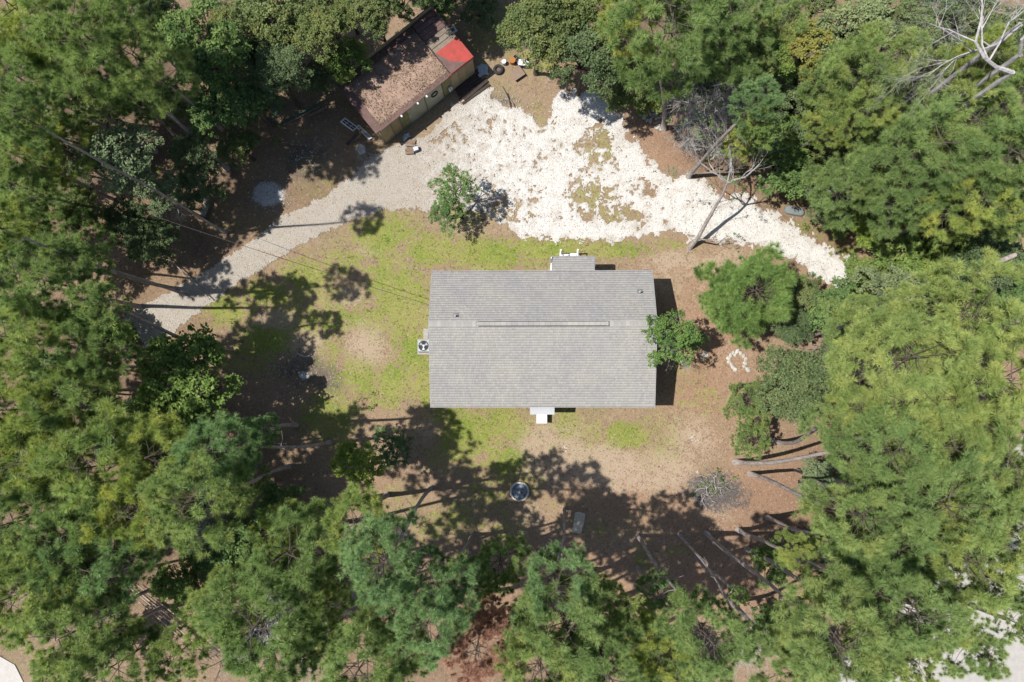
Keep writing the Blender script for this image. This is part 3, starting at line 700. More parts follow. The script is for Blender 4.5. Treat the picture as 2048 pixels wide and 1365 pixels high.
n = 260; u_ = xr-np.abs(nrg.normal(0, 1.3, n)); v_ = nrg.uniform(yb+.1, yf-.1, n); k_ = nrg.rand(n) < np.clip(1.3-np.abs(v_-at(1330, 690, 4).y)/2.2, .12, 1); u_, v_ = u_[k_], v_[k_]
zq = np.where(v_ > yr, EZ+(RZ-EZ)*(yf-v_)/(yf-yr), EZ+(RZ-EZ)*(v_-yb)/(yr-yb))+.03; n = len(u_)
tag(link('fallen_leaves', quads(u_-hc.x, v_-hc.y, zq, nrg.uniform(.04, .09, n), nrg.uniform(.015, .04, n), .3, M['litter'], 'fallen_leaves', nrg.rand(n)*.5), house), kind='stuff')
# service wire from the gable up over the drive
w0 = Vector((xl-0.02, at(860, 612, 3.0).y, 3.0)); w1 = at(300, 430, 6.5)
mb = MB(); pts = []
for i in range(25):
    t = i/24; q = w0.lerp(w1, t); q.z -= 1.2*4*t*(1-t)*0.5; pts.append(q)
mb.tube(pts, 0.014, M['cable'], 5)
tag(mb.build('overhead_cable'), 'thin dark overhead cable running from the house to the upper left', 'cable')

# ------------------------------------------------------------------ the shed
B0, B1 = at(772, 287), at(950, 147)
ux = (B1-B0); LU = ux.length; ua = math.atan2(ux.y, ux.x)
shed = empty('shed', B0, ua)
tag(shed, 'weathered plywood shed with leaf covered roof and a red sheet at its right corner', 'shed')
Sinv = (Matrix.Translation(B0) @ Matrix.Rotation(ua, 4, 'Z')).inverted()
def sl_(px, py, z): return Sinv @ at(px, py, z)
Z0, Z1 = 2.12, 2.32
Lc, Rc, Tc = sl_(662, 174, Z0), sl_(901, 147, Z0), sl_(812, 52, Z1)
DV = sl_(662, 174, Z0).y*.97; UR = Rc.x
def zr(v): return Z0+(Z1-Z0)*v/DV
slope = math.atan2(Z1-Z0, DV)
# roof sheets: long corrugated sheets laid side by side, their ribs following the front edge
nS = 7; o_ = 0.12
for i in range(nS):
    v0, v1 = -o_+(DV+0.1)*i/nS, -o_+(DV+0.1)*(i+1)/nS+0.03
    n_ = 24; Vv = []; 
    for j in range(n_+1):
        t = j/n_; v = v0+(v1-v0)*t; h = 0.035*abs(math.sin(j*math.pi/2))+0.012*(i % 2)
        for u_ in (-0.1+0.04*math.sin(i*5), UR+0.03*math.sin(i*3)): Vv.append((u_, v, zr(v)+h+rng.uniform(-.006, .006)))
    Fq = [(2*j, 2*j+1, 2*j+3, 2*j+2) for j in range(n_)]
    me = np_mesh('roof_sheet', np.array(Vv), np.array(Fq), M['rooftan'] if i < nS-1 else M['rust']); link('roof_sheet', me, shed)
mb = MB(); mb.box((UR/2, DV/2, (Z0+Z1)/2-0.06), (UR-0.02, math.hypot(DV, Z1-Z0)-0.02, 0.05), M['wood'], rot=Euler((slope, 0, 0))); mb.build('roof_deck', shed)
# rust strip along the left and lower edges
mb = MB(); mb.box((-0.03, DV/2-0.05, (Z0+Z1)/2+0.045), (0.5, math.hypot(DV, Z1-Z0)+0.1, 0.02), M['rust'], rot=Euler((slope, 0, 0))); mb.box((UR/2, 0.03, Z0+0.04), (UR, 0.34, 0.02), M['rust'], rot=Euler((slope, 0, 0)))
mb.build('roof_trim', shed)
# extension strip with its brown sheets and the red sheet
q1, q2 = sl_(838, 36, Z1), sl_(945, 116, Z0+0.1)
UE = q2.x; 
split = sl_(899, 86, 2.3).y
kk = 8
for i in range(kk):
    v0 = split+(DV+0.15-split)*i/kk; v1 = split+(DV+0.15-split)*(i+1)/kk
    mb = MB(); mb.box(((UR+UE)/2+0.04, (v0+v1)/2, zr((v0+v1)/2)+0.09+0.012*(i % 2)), (UE-UR+0.05, v1-v0-0.03, 0.03), M['wood'] if i < 3 else M['rust'], rot=Euler((slope, 0, 0)), tint=0.5)
    mb.build('roof_board', shed)
mb = MB(); mb.box(((UR+UE)/2+0.04, split/2-0.05, zr(split/2)+0.1), (UE-UR+0.1, split+0.12, 0.025), M['red'], rot=Euler((slope, 0, 0))); mb.box(((UR+UE)/2-0.1, -0.1, Z0-0.0), (UE-UR+0.35, 0.03, 0.16), M['red'])
mb.box((UE+0.08, split/2-0.05, zr(split/2)+0.03), (0.03, split+0.1, 0.12), M['red'], rot=Euler((slope, 0, 0)))
mb.build('red_sheet', shed)
mb = MB(); tri = [Vector((UR-.02, -.1, zr(-.1)+.125)), Vector((UE-.45, -.1, zr(-.1)+.125)), Vector((UR+.45, split*.35, zr(split*.35)+.125)), Vector((UR+.12, split*.9, zr(split*.9)+.125)), Vector((UR-.02, split, zr(split)+.125))]
mb.add(tri+[p-Vector((0, 0, .012)) for p in tri], [(0, 1, 2, 3, 4)]+[(i, i+5, (i+1) % 5+5, (i+1) % 5) for i in range(5)], M['rust']); mb.build('rusty_patch', shed)
mb = MB(); mb.box((UR-0.04, DV/2, (Z0+Z1)/2+0.03), (0.05, DV, 0.09), M['black'], rot=Euler((slope, 0, 0))); mb.build('roof_gap', shed)
# walls: front panels, battens, left boards
def panel(u0, u1, mat, nm='wall_panel', h=Z0-0.04, grooves=0):
    mb = MB(); mb.box(((u0+u1)/2, 0.0, h/2), (u1-u0-0.012, 0.05, h), mat, bev=0)
    for g in range(grooves): mb.box((u0+(u1-u0)*(g+0.5)/grooves, -0.03, h/2), (0.035, 0.02, h-0.04), M['ply_green'])
    return mb.build(nm, shed)
f = LU
panel(0.03, .11*f, M['ply_brown']); panel(.11*f, .20*f, M['ply_brown'], grooves=4); panel(.20*f, .285*f, M['ply_green'], grooves=4)
panel(.285*f, .47*f, M['ply_pale'], 'door'); wp = panel(.475*f, .655*f, M['ply_pale'], 'door'); panel(.66*f, .75*f, M['ply_green'], grooves=4)
for a_, b_ in ((.755, .84), (.84, .92), (.92, 1.0)): panel(a_*f, b_*f-0.01, M['ply'])
for a_ in (.108, .198, .752, .838, .918):
    mb = MB(); mb.box((a_*f, -0.035, Z0/2-0.02), (0.06, 0.03, Z0-0.06), M['wood'] if a_ < .7 else M['ply_brown']); mb.build('batten', shed)
mb = MB(); mb.ring((0, 0, 0), 0.22, 0.035, M['black'], 20, 6, Matrix.Translation((.57*f, -0.06, 1.35)) @ Matrix.Rotation(R(90), 4, 'X')); mb.build('door_ring', shed)
for px_, py_ in ((800, 229), (832, 203), (849, 188)):
    q = sl_(px_, py_, Z0-0.02); mb = MB(); mb.box((q.x, -0.16, Z0-0.02), (0.09, 0.2, 0.09), M['white']); mb.build('rafter_end', shed)
q = sl_(900, 178, 0.7); mb = MB(); mb.box((q.x, -0.14, 0.75), (0.22, 0.12, 0.4), M['white'], bev=0.02); mb.tube([(q.x, -0.2, 0.95), (q.x, -0.2, 0.5)], 0.03, M['grey'], 6); mb.build('meter_box', shed)
nB = 14
for i in range(nB):
    v0, v1 = DV*i/nB, DV*(i+1)/nB; mb = MB(); hh = zr((v0+v1)/2)-0.03
    mb.box((0.0, (v0+v1)/2, hh/2), (0.045, v1-v0-0.02, hh), M['ply_green'] if i % 3 else M['ply']); mb.build('wall_board', shed)
mb = MB(); mb.box((LU/2, DV-0.05, 1.3), (LU, 0.05, 2.6), M['ply_brown']); mb.box((LU, DV/2, 1.1), (0.05, DV-0.1, 2.2), M['ply']); mb.build('back_wall', shed)
# litter lying on the shed roof
n = 5200; u_ = nrg.uniform(0, UE, n); v_ = nrg.uniform(0, DV, n)
kp = nrg.rand(n) < np.clip(fbm(u_, v_, 1.1, 3, 8)*2.4-0.5, 0.06, 1); u_, v_ = u_[kp], v_[kp]; m_ = len(u_)
me = quads(u_, v_, Z0+(Z1-Z0)*v_/DV+nrg.uniform(0.05, 0.09, m_), nrg.uniform(0.05, 0.14, m_), nrg.uniform(0.02, 0.05, m_), 0.4, M['litter'], 'roof_litter', nrg.rand(m_)**1.6)
tag(link('roof_litter', me, shed), kind='stuff')

def local_empty(name, px, py, deg, label, cat, group=None):
    p = at(px, py); e = empty(name, (p.x, p.y, 0), R(deg)); return tag(e, label, cat, group)
# two white window frames leaning on the left wall
def win_frame(pa, pb, label, wd, n1, n2, fill=None):
    a, b = at(*pa, 0.02), at(*pb, 0.02); L = (b-a).length; th = math.atan2((b-a).y, (b-a).x)
    e = empty('window_sash', a, th); tag(e, label, 'window')
    sg = 1 if (Matrix.Rotation(-th, 3, 'Z') @ (at(730, 200)-a)).y > 0 else -1
    T = Matrix.Rotation(sg*R(66), 4, 'X')
    mb = MB()
    for z in (0.04, wd-0.04): mb.box((L/2, 0, z*1), (L, 0.04, 0.08), M['white'], T)
    for x_ in (0.04, L-0.04): mb.box((x_, 0, wd/2), (0.08, 0.038, wd-0.16), M['white'], T)
    mb.build('frame', e)
    for i in range(1, n1):
        m2 = MB(); m2.box((L*i/n1, 0, wd/2), (0.035, 0.03, wd-0.16), M['white'], T); m2.build('glazing_bar', e)
    for i in range(1, n2):
        m2 = MB(); m2.box((L/2, 0.0, wd*i/n2), (L-0.16, 0.026, 0.035), M['white'], T); m2.build('glazing_bar', e)
    m2 = MB(); m2.box((L/2, 0, wd/2), (L-0.16, 0.01, wd-0.16), M['glass'], T); m2.build('pane', e)
win_frame((690, 236), (716, 255), 'upper of two white window sashes leaning against the left wall of the shed', 0.46, 3, 2)
win_frame((718, 250), (745, 276), 'lower narrower white window sash leaning against the left wall of the shed', 0.28, 4, 2)
# plank leaning beside the sashes
a, b = at(694, 288, 0.03), at(722, 262, 0.9); mb = MB(); mb.tube([a, b], 0.11, M['wood_dark'], 4); mb.tube([a+Vector((.18, .02, 0)), b+Vector((.12, 0, 0))], 0.07, M['wood'], 4)
tag(mb.build('leaning_plank'), 'dark plank leaning up to the white sashes by the shed corner', 'plank')

# green slatted panel
e = local_empty('slatted_bench', 553, 214, -52, 'dark green slatted bench seat standing left of the shed among the trees', 'bench')
for i in range(7):
    mb = MB(); mb.box((0, -0.36+i*0.115, 0.46+0.04*i), (1.35, 0.09, 0.03), M['greenpaint'], rot=Euler((R(18), 0, 0))); mb.build('slat', e)
for s in (-0.5, 0.5):
    mb = MB(); mb.box((s, -0.45, 0.24), (0.06, 0.06, 0.48), M['greenpaint']); mb.box((s, 0.38, 0.33), (0.06, 0.06, 0.66), M['greenpaint']); mb.box((s, -0.05, 0.5), (0.05, 0.9, 0.05), M['greenpaint'], rot=Euler((R(18), 0, 0))); mb.box((s, -0.85, 0.2), (0.07, 0.8, 0.05), M['greenpaint']); mb.build('bench_leg', e)
def plank_between(pa, pb, wd, z, mat, label, cat='plank', th=0.05, group=None, name='plank'):
    a, b = at(*pa, z), at(*pb, z); c = (a+b)/2; mb = MB()
    mb.box((0, 0, 0), ((b-a).length, wd, th), mat, bev=0.004)
    o = mb.build(name, loc=c, rot=(0, 0, math.atan2((b-a).y, (b-a).x))); return tag(o, label, cat, group)
plank_between((559, 247), (648, 203), 0.10, 0.12, M['greenpaint'], 'long green rail lying on the ground, upper of the pair left of the shed', name='rail')
plank_between((566, 251), (640, 214), 0.09, 0.06, M['wood'], 'long grey rail lying on the ground, lower of the pair left of the shed', name='rail')
plank_between((617, 233), (654, 214), 0.16, 0.10, M['brick'], 'short brown board lying on the end of the long rails')
# stump with a cut top
def stump(px, py, deg, sc, label, seed):
    e = local_empty('tree_stump', px, py, deg, label, 'stump'); e.scale = (sc, sc, sc); rr = random.Random(seed)
    mb = MB(); n_ = 14; prof = [(0.0, 1.35), (0.1, 1.1), (0.25, 0.85), (0.42, 0.76), (0.5, 0.7)]; vs = []; fs = []
    rd = [0.36+rr.uniform(-.07, .1) for _ in range(n_)]
    for z, k in prof:
        for j in range(n_): t = 6.283*j/n_; r_ = rd[j]*(k if k < 1 else 1+(k-1)*(1+math.sin(j*2.3))); vs.append((r_*math.cos(t), r_*math.sin(t)*1.1, z-0.03))
    for i in range(len(prof)-1):
        for j in range(n_): fs.append((i*n_+j, i*n_+(j+1) % n_, (i+1)*n_+(j+1) % n_, (i+1)*n_+j))
    mb.add(vs, fs, M['stump']); mb.build('stump_wood', e)
    mb = MB(); b0 = (len(prof)-1)*n_; mb.add([tuple(Vector(v)*1.0) for v in vs[b0:]]+[(0, 0, 0.45)], [(j, (j+1) % n_, n_) for j in range(n_)], M['bark_pale']); mb.build('cut_face', e)
    for t, L in ((-0.3, 0.75), (-1.6, 0.7), (2.2, 0.5)):
        mb = MB(); mb.tube([(0.2*math.cos(t), 0.2*math.sin(t), 0.2), (0.45*math.cos(t), 0.45*math.sin(t), 0.09), (L*math.cos(t), L*math.sin(t), 0.0)], [0.13, 0.09, 0.04], M['stump'], 7); mb.build('root', e)
stump(726, 305, 0, 1.05, 'pale grey root stump below the lower corner of the shed', 3)
stump(1060, 89, 60, 0.9, 'grey weathered stump beyond the junk at the edge of the upper trees', 8)
# rubble pile
RK = []
for s in range(6):
    rr = random.Random(s+40); mb = MB()
    n_ = 7; vs = []; 
    for z, k in ((-.3, .75), (.1, 1.0), (.35, .8), (.5, .4)):
        for j in range(n_): t = 6.283*j/n_+0.2*rr.random(); q = k*rr.uniform(.8, 1.15); vs.append((q*math.cos(t), q*math.sin(t)*0.75, z*rr.uniform(.8, 1.1)))
    fs = [(i*n_+j, i*n_+(j+1) % n_, (i+1)*n_+(j+1) % n_, (i+1)*n_+j) for i in range(3) for j in range(n_)]+[tuple(range(3*n_, 4*n_))]
    mb.add(vs, fs, M['stone']); RK.append(mb.mesh('rock'))
def rocks(spec, label, group, name='rock', mats=None):
    for i, (a, b, r_px) in enumerate(spec):
        p = at(a, b); r_ = r_px/33.0; o = link(name, RK[i % 6], None, (p.x, p.y, r_*0.15), (0, 0, rng.uniform(0, 6)), (r_, r_, r_*0.8)); tag(o, label, 'stone', group)
rocks([(1466,706,5),(1474,703,6),(1481,707,5),(1487,712,5),(1491,719,5),(1490,727,5),(1488,733,4.5),(1461,711,5),(1457,717,5.5),(1458,724,5),(1462,729,5),(1466,735,5),(1470,739,5.5),(1470,711,4)],
      'white stone in the loose circle of stones right of the house', 'stones of the circle right of the house')
rocks([(1495, 740, 7)], 'largest white stone, just outside the lower end of the stone circle', None)
rocks([(1410,705,5),(1408,712,6),(1404,716,5),(1414,711,4)], 'stone in the small heap between the house tree and the stone circle', 'small heap of stones beside the house tree')
rocks([(1494, 661, 4)], 'small white stone under the lower edge of the round young pine', None); rocks([(1519, 675, 3)], 'tiny white stone right of the round young pine shadow', None)
sp = [(1288+rng.gauss(0, 1)+i % 7*6.5, 216+(i//7)*8+rng.uniform(-4, 4)+(i % 7)*1.8, rng.uniform(3, 5)) for i in range(24)]
rocks(sp, 'white stone in the scattered heap at the forest edge above the parking area', 'heap of white stones at the forest edge')
rocks([(1314,256,7),(1322,259,5),(1318,251,4)], 'white stone at the foot of the leaning pine trunk', 'stones at the foot of the leaning pine')
rocks([(1207,124,6),(1213,126,4)], 'pale rock at the edge of the dark oak by the bright green shrub', 'rocks beside the bright green shrub')
# fire ring
fr = local_empty('fire_ring', 1039, 983, 0, 'round fire ring of pale blocks filled with blue grey ash', 'fire pit')
blk = []
for s in range(3):
    mb = MB(); mb.box((0, 0, 0.09), (0.15, 0.11, 0.2), M['ring'], bev=0.02); blk.append(mb.mesh('stone'))
for i in range(27):
    t = 6.283*i/27; r_ = 0.52+rng.uniform(-.012, .012); link('stone', blk[i % 3], fr, (r_*math.cos(t), r_*math.sin(t), rng.uniform(-.01, .01)), (0, 0, t+rng.uniform(-.1, .1)+math.pi/2), (rng.uniform(.75, .95), rng.uniform(.9, 1.15), rng.uniform(.9, 1.15)))
mb = MB(); vs = [(0, 0, 0.10)]; n_ = 20
for k, z in ((.16, .11), (.3, .075), (.47, .05)):
    for j in range(n_): vs.append((k*math.cos(6.283*j/n_), k*math.sin(6.283*j/n_), z+rng.uniform(-.025, .025)))
fs = [(0, 1+j, 1+(j+1) % n_) for j in range(n_)]+[(1+i*n_+j, 1+(i+1)*n_+j, 1+(i+1)*n_+(j+1) % n_, 1+i*n_+(j+1) % n_) for i in range(2) for j in range(n_)]
mb.add(vs, fs, M['ashblue']); mb.build('ash', fr, smooth=True)
for a, L, mt in ((0.4, .38, 'bark_pale'), (1.3, .3, 'bark_pale'), (2.5, .36, 'wood_dark'), (2.0, .22, 'bark_pale')):
    mb = MB(); mb.tube([(-L*math.cos(a)*.5+.03, -L*math.sin(a)*.5, .12), (L*math.cos(a)*.5, L*math.sin(a)*.5, .13)], [.03, .02], M[mt], 6); mb.build('charred_stick', fr)
# flat slab
a = at(1157, 1046); mb = MB(); n_ = 12
pts = [at(*q, 0.07) for q in ((1150,1026),(1158,1024),(1171,1028),(1168,1046),(1162,1068),(1143,1065),(1147,1046))]
mb.add([p-Vector((a.x, a.y, 0)) for p in pts]+[p-Vector((a.x, a.y, 0.08)) for p in pts], [tuple(range(7))[::-1]]+[(i, (i+1) % 7, (i+1) % 7+7, i+7) for i in range(7)], M['slab'])
tag(mb.build('sheet_board', loc=(a.x, a.y, 0)), 'pale mottled rectangular board lying beside the straight pine trunk', 'board')
# oblong lid
e = local_empty('tank_lid', 1588, 423, -12, 'blue grey oblong domed lid on the bare ground right of the drive', 'lid')
mb = MB(); n_ = 28; vs = []; fs = []
for z, k in ((0, 1), (.12, .97), (.19, .86), (.21, .6)):
    for j in range(n_):
        t = 6.283*j/n_; c, s_ = math.cos(t), math.sin(t); vs.append((math.copysign(abs(c)**.55, c)*.62*k, math.copysign(abs(s_)**.7, s_)*.27*k, z))
fs = [(i*n_+j, i*n_+(j+1) % n_, (i+1)*n_+(j+1) % n_, (i+1)*n_+j) for i in range(3) for j in range(n_)]+[tuple(range(3*n_, 4*n_))]
mb.add(vs, fs, M['lid']); mb.build('shell', e, smooth=True)
for x_ in (-.32, -.1, .12, .34): mb = MB(); mb.tube([(x_, -.2, .2), (x_, 0, .222), (x_, .2, .2)], .018, M['lid'], 5); mb.build('rib', e)
mb = MB(); mb.tube([(-.55, -.12, .1), (-.68, 0, .12), (-.55, .12, .1)], .02, M['grey'], 6); mb.build('handle', e)
# junk beside the shed
e = local_empty('cooler', 1048, 132, -6, 'white lidded blue cooler, largest of the junk items right of the shed', 'cooler')
mb = MB(); mb.box((0, 0, .17), (.62, .34, .34), M['blue'], bev=.02); mb.build('body', e); mb = MB(); mb.box((0, 0.01, .38), (.66, .38, .07), M['white'], bev=.02); mb.build('lid', e)
mb = MB(); mb.tube([(-.34, -.1, .3), (-.38, 0, .3), (-.34, .1, .3)], .015, M['white'], 6); mb.tube([(.34, -.1, .3), (.38, 0, .3), (.34, .1, .3)], .015, M['white'], 6); mb.build('handle', e)
e = local_empty('square_board', 1035, 151, 35, 'tan square table top lying on the ground next to the cooler', 'table top')
mb = MB(); mb.box((0, 0, .22), (.78, .62, .03), M['tan'], bev=.005); mb.build('top', e)
for sx_ in (-.3, .3):
    for sy_ in (-.22, .22): mb = MB(); mb.tube([(sx_, sy_, .2), (sx_*1.05, sy_*1.05, 0)], .018, M['grey'], 6); mb.build('leg', e)
def bucket(px, py, mt, r_, h, label, inner):
    e = local_empty('bucket', px, py, 20, label, 'bucket'); mb = MB(); mb.disc((0, 0), r_*.85, 0, h, M[mt], 18, r_); mb.build('body', e)
    mb = MB(); mb.disc((0, 0), r_*.86, h+.002, h+.006, M[inner], 18); mb.build('inside', e); mb = MB(); mb.ring((0, 0, h+.005), r_, .014, M[mt], 18, 6); mb.build('rim', e)
    mb = MB(); mb.tube([(r_*math.cos(t), r_*math.sin(t)*.4-r_*.5, h-.05) for t in (0, .8, 1.57, 2.3, 3.14)], .006, M['grey'], 4); mb.build('bail', e)
bucket(1025, 126, 'orange', .19, .36, 'orange bucket standing next to the cooler', 'orange'); bucket(1008, 128, 'white', .13, .3, 'small white bucket among the junk right of the shed', 'white')
e = local_empty('crate', 1033, 121, -35, 'grey plastic crate behind the orange bucket', 'crate')
mb = MB(); mb.box((0, 0, .03), (.44, .3, .04), M['grey']); 
for s in (-1, 1): mb.box((s*.21, 0, .17), (.02, .3, .24), M['grey']); mb.box((0, s*.145, .17), (.4, .02, .24), M['grey'])
mb.build('body', e)
for x_ in (-.1, .1): mb = MB(); mb.box((x_, 0, .24), (.05, .27, .04), M['black']); mb.build('divider', e)
e = local_empty('tire', 997, 141, 0, 'dark old tyre lying among the junk right of the shed', 'tyre')
mb = MB(); mb.ring((0, 0, .1), .24, .095, M['rubber'], 26, 10); mb.build('tread', e, smooth=True); mb = MB(); mb.disc((0, 0), .15, .05, .07, M['rust'], 18); mb.build('rim', e)
e = local_empty('folded_tarp', 966, 142, 15, 'crumpled pale blue white sheet at the right corner of the shed', 'tarp')
n_ = 12; gxx, gyy = np.meshgrid(np.linspace(-.32, .32, n_), np.linspace(-.36, .36, n_)); zz = .05+.12*fbm(gxx+5, gyy+5, 6, 3, 4)
Vt = np.stack([gxx+.05*np.sin(gyy*9), gyy+.05*np.cos(gxx*11), zz], -1).reshape(-1, 3); ix = np.arange(n_*n_).reshape(n_, n_)
M['tarp'] = plain('pale_tarp', (.52, .56, .58), (.3, .34, .36), 9, .6)
link('cloth', np_mesh('cloth', Vt, np.stack([ix[:-1, :-1], ix[:-1, 1:], ix[1:, 1:], ix[1:, :-1]], -1).reshape(-1, 4), M['tarp']), e)
mb = MB(); mb.box((.1, .1, .03), (.5, .05, .04), M['wood']); mb.build('batten', e)
e = local_empty('litter_sheet', 813, 275, 40, 'torn white scrap lying by the lower wall of the shed', 'scrap')
link('cloth', np_mesh('cloth', Vt*[.8, .4, 1], np.stack([ix[:-1, :-1], ix[:-1, 1:], ix[1:, 1:], ix[1:, :-1]], -1).reshape(-1, 4)[::1], M['tarp']), e)
mb = MB(); mb.box((.1, .02, .08), (.1, .3, .02), M['white'], rz=.5); mb.box((-.15, -.1, .1), (.2, .06, .02), M['white'], rz=.2); mb.build('strip', e)
e = local_empty('sink', 908, 78, 30, 'small white basin beside the red roof corner of the shed', 'basin')
mb = MB(); mb.box((0, 0, 1.0), (.5, .4, .06), M['white'], bev=.02); mb.build('basin_top', e); mb = MB(); mb.box((0, 0, 1.035), (.26, .2, .012), M['grey']); mb.build('bowl', e); mb = MB(); mb.box((0, 0, .48), (.12, .12, .96), M['grey']); mb.build('stand', e)
# dark boards ramp, each board a thing
a0, a1 = at(918, 196), at(972, 158)
for i in range(7):
    d = (a1-a0).normalized(); nn = Vector((d.y, -d.x, 0)); c = (a0+a1)/2+nn*(i-3.6)*0.19+d*rng.uniform(-.15, .15); mb = MB()
    mb.box((0, 0, 0), ((a1-a0).length*rng.uniform(.85, 1.05), .165, .05), M['wood_dark'], bev=.006)
    tag(mb.build('plank', loc=(c.x, c.y, .06+.035*(i % 2)), rot=(0, 0, ua+rng.uniform(-.06, .06))), ['top edge', 'second', 'third', 'fourth', 'fifth', 'sixth', 'lowest'][i]+' dark wet board of the stack lying below the right end of the shed', 'plank', 'dark boards stacked below the shed')
for (a, b, c, d, t) in ((1003, 172, 1018, 203, 'long'), (1014, 186, 1022, 218, 'thick'), (1020, 200, 1030, 216, 'thin short')):
    mb = MB(); mb.tube([at(a, b, .08), at((a+c)/2+1, (b+d)/2, .12), at(c, d, .05)], [.03, .035, .02], M['wood_dark' if t == 'thick' else 'twig'], 5); tag(mb.build('stick'), t+' stick lying on the charred edge of the gravel right of the boards', 'stick')
# rubble: stacked brown bricks and a grey pot near the stump
e = local_empty('box', 833, 301, 20, 'small grey box standing beside the stack of brown boards below the shed', 'box')
mb = MB(); mb.box((0, 0, .15), (.34, .28, .3), M['grey'], bev=.015); mb.build('body', e); mb = MB(); mb.box((0, 0, .31), (.3, .24, .02), M['canopy']); mb.build('lid', e)
for i in range(6):
    p = at(822+rng.uniform(-3, 3), 283+i*5); mb = MB(); mb.box((0, 0, 0), (.62+rng.uniform(-.1, .1), .15, .07), M['brick'] if i % 2 else M['wood'], bev=.006)
    tag(mb.build('timber_offcut', loc=(p.x, p.y, .06+.05*(i % 3)), rot=(0, 0, rng.uniform(-.2, .2))), 'brown timber offcut in the small stack beside the grey box', 'timber', 'timber offcuts below the shed')
# long pale pipes on the ground at lower left
for i, (a, b, c, d) in enumerate(((262,1178,428,1318),(268,1177,433,1310),(276,1172,440,1300),(254,1183,415,1322))):
    mb = MB(); mb.tube([at(a, b, .22), at((a+c)/2, (b+d)/2, .2), at(c, d, .22)], .03, M['pipe'], 8); tag(mb.build('pipe'), ['second', 'third', 'uppermost', 'lowest'][i]+' long pale pipe of the parallel row under the pines at lower left', 'pipe', 'parallel pipes under the lower left pines')

# ------------------------------------------------------------------ foliage meshes
def unit(n, rs):
    v = rs.normal(size=(n, 3)); return v/np.linalg.norm(v, axis=1, keepdims=True)
def needle_mesh(name, tp, td, ts, tt, per, rs, mat, nl=0.37, nw=0.0112):
    T = len(tp); n = T*per
    P = np.repeat(tp, per, 0); D = np.repeat(td, per, 0); S = np.repeat(ts, per); t = np.repeat(tt, per)
    d = D*0.62+unit(n, rs)*0.85; d[:, 2] += 0.12; d /= np.linalg.norm(d, axis=1, keepdims=True)
    b = P-D*(rs.rand(n)*0.16*S)[:, None]
    L = nl*S*rs.uniform(0.7, 1.12, n); wv = np.cross(d, unit(n, rs)); wv /= np.linalg.norm(wv, axis=1, keepdims=True)+1e-9
    wv *= (nw*rs.uniform(0.8, 1.3, n))[:, None]
    tip = b+d*L[:, None]; tip[:, 2] -= L*0.08
    V = np.stack([b+d*0.02-wv, b+d*0.02+wv, tip], 1).reshape(-1, 3)
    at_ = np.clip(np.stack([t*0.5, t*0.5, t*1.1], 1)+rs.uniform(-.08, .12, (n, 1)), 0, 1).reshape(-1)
    return np_mesh(name, V, np.arange(n*3).reshape(-1, 3), mat, at_)
def pine_variant(seed, mat, Rr=2.5, hh=2.5, nlimb=21, per=80, sub=3.3, sparse=1.0, wide=1.0):
    """crown (tufts of long needles at the ends of the shoots) and the limbs that carry it; origin at the crown's centre on the stem"""
    rs = np.random.RandomState(seed); r0 = random.Random(seed); mb = MB(); tp = []; td = []; ts = []; tt = []
    gap = [(r0.uniform(0, 6.28), r0.uniform(-1, 1)) for _ in range(3)]
    for i in range(nlimb):
        q = (i+0.5)/nlimb; z = -hh+2*hh*q*0.95; az = i*2.39996+r0.uniform(-.35, .35)
        L = Rr*math.sqrt(max(0.05, 1-((q-0.38)/0.68)**2))*r0.uniform(0.62, 1.12)
        if any(abs((az-g+3.14) % 6.28-3.14) < 0.45 and abs(2*q-1-h) < .6 for g, h in gap): L *= 0.55
        up = 0.15+0.5*q; pts = []
        for k in range(5):
            t = k/4; pts.append(Vector((math.cos(az+.12*t)*L*t, math.sin(az+.12*t)*L*t, z+L*(up*t*t*0.7-0.08*t))))
        mb.tube(pts, [0.032, .026, .02, .014, .008], M['bark_dark'], 4, cap=False)
        ns = max(3, int(sub*L/Rr*1.1))
        for j in range(ns+1):
            t0 = max(.08, .62-.75*q); t = t0+(1-t0)*(j+0.5*r0.random())/ns; t = min(t, 1.0); k = min(int(t*4), 3); f_ = t*4-k
            p = pts[k].lerp(pts[k+1], f_); side = (1 if j % 2 else -1); a2 = az+side*r0.uniform(.4, 1.15); l2 = (0.34+0.5*(1-t)+r0.uniform(0, .3))*Rr/2.5*1.15
            if j == ns: a2 = az; l2 = 0.18
            e = p+Vector((math.cos(a2)*l2, math.sin(a2)*l2, l2*r0.uniform(.12, .55)))
            mb.tube([p, e], [.012, .006], M['bark_dark'], 3, cap=False)
            if r0.random() > sparse: continue
            ctn = r0.gauss(0, .12)
            for mm in range(r0.choice((4, 6, 7, 8))):
                o = Vector((r0.gauss(0, .19), r0.gauss(0, .19), r0.uniform(-.06, .18))) if mm else Vector()
                d = (e-p).normalized()*.7+Vector((0, 0, .75)); d.normalize()
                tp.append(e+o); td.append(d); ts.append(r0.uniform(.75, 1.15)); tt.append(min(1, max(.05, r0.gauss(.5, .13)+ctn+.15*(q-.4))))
    mb.tube([(0, 0, -hh-.2), (0, 0, hh*.8)], [.07, .015], M['bark_dark'], 6)
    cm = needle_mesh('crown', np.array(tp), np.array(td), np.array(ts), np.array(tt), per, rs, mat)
    return cm, mb.mesh('limbs')
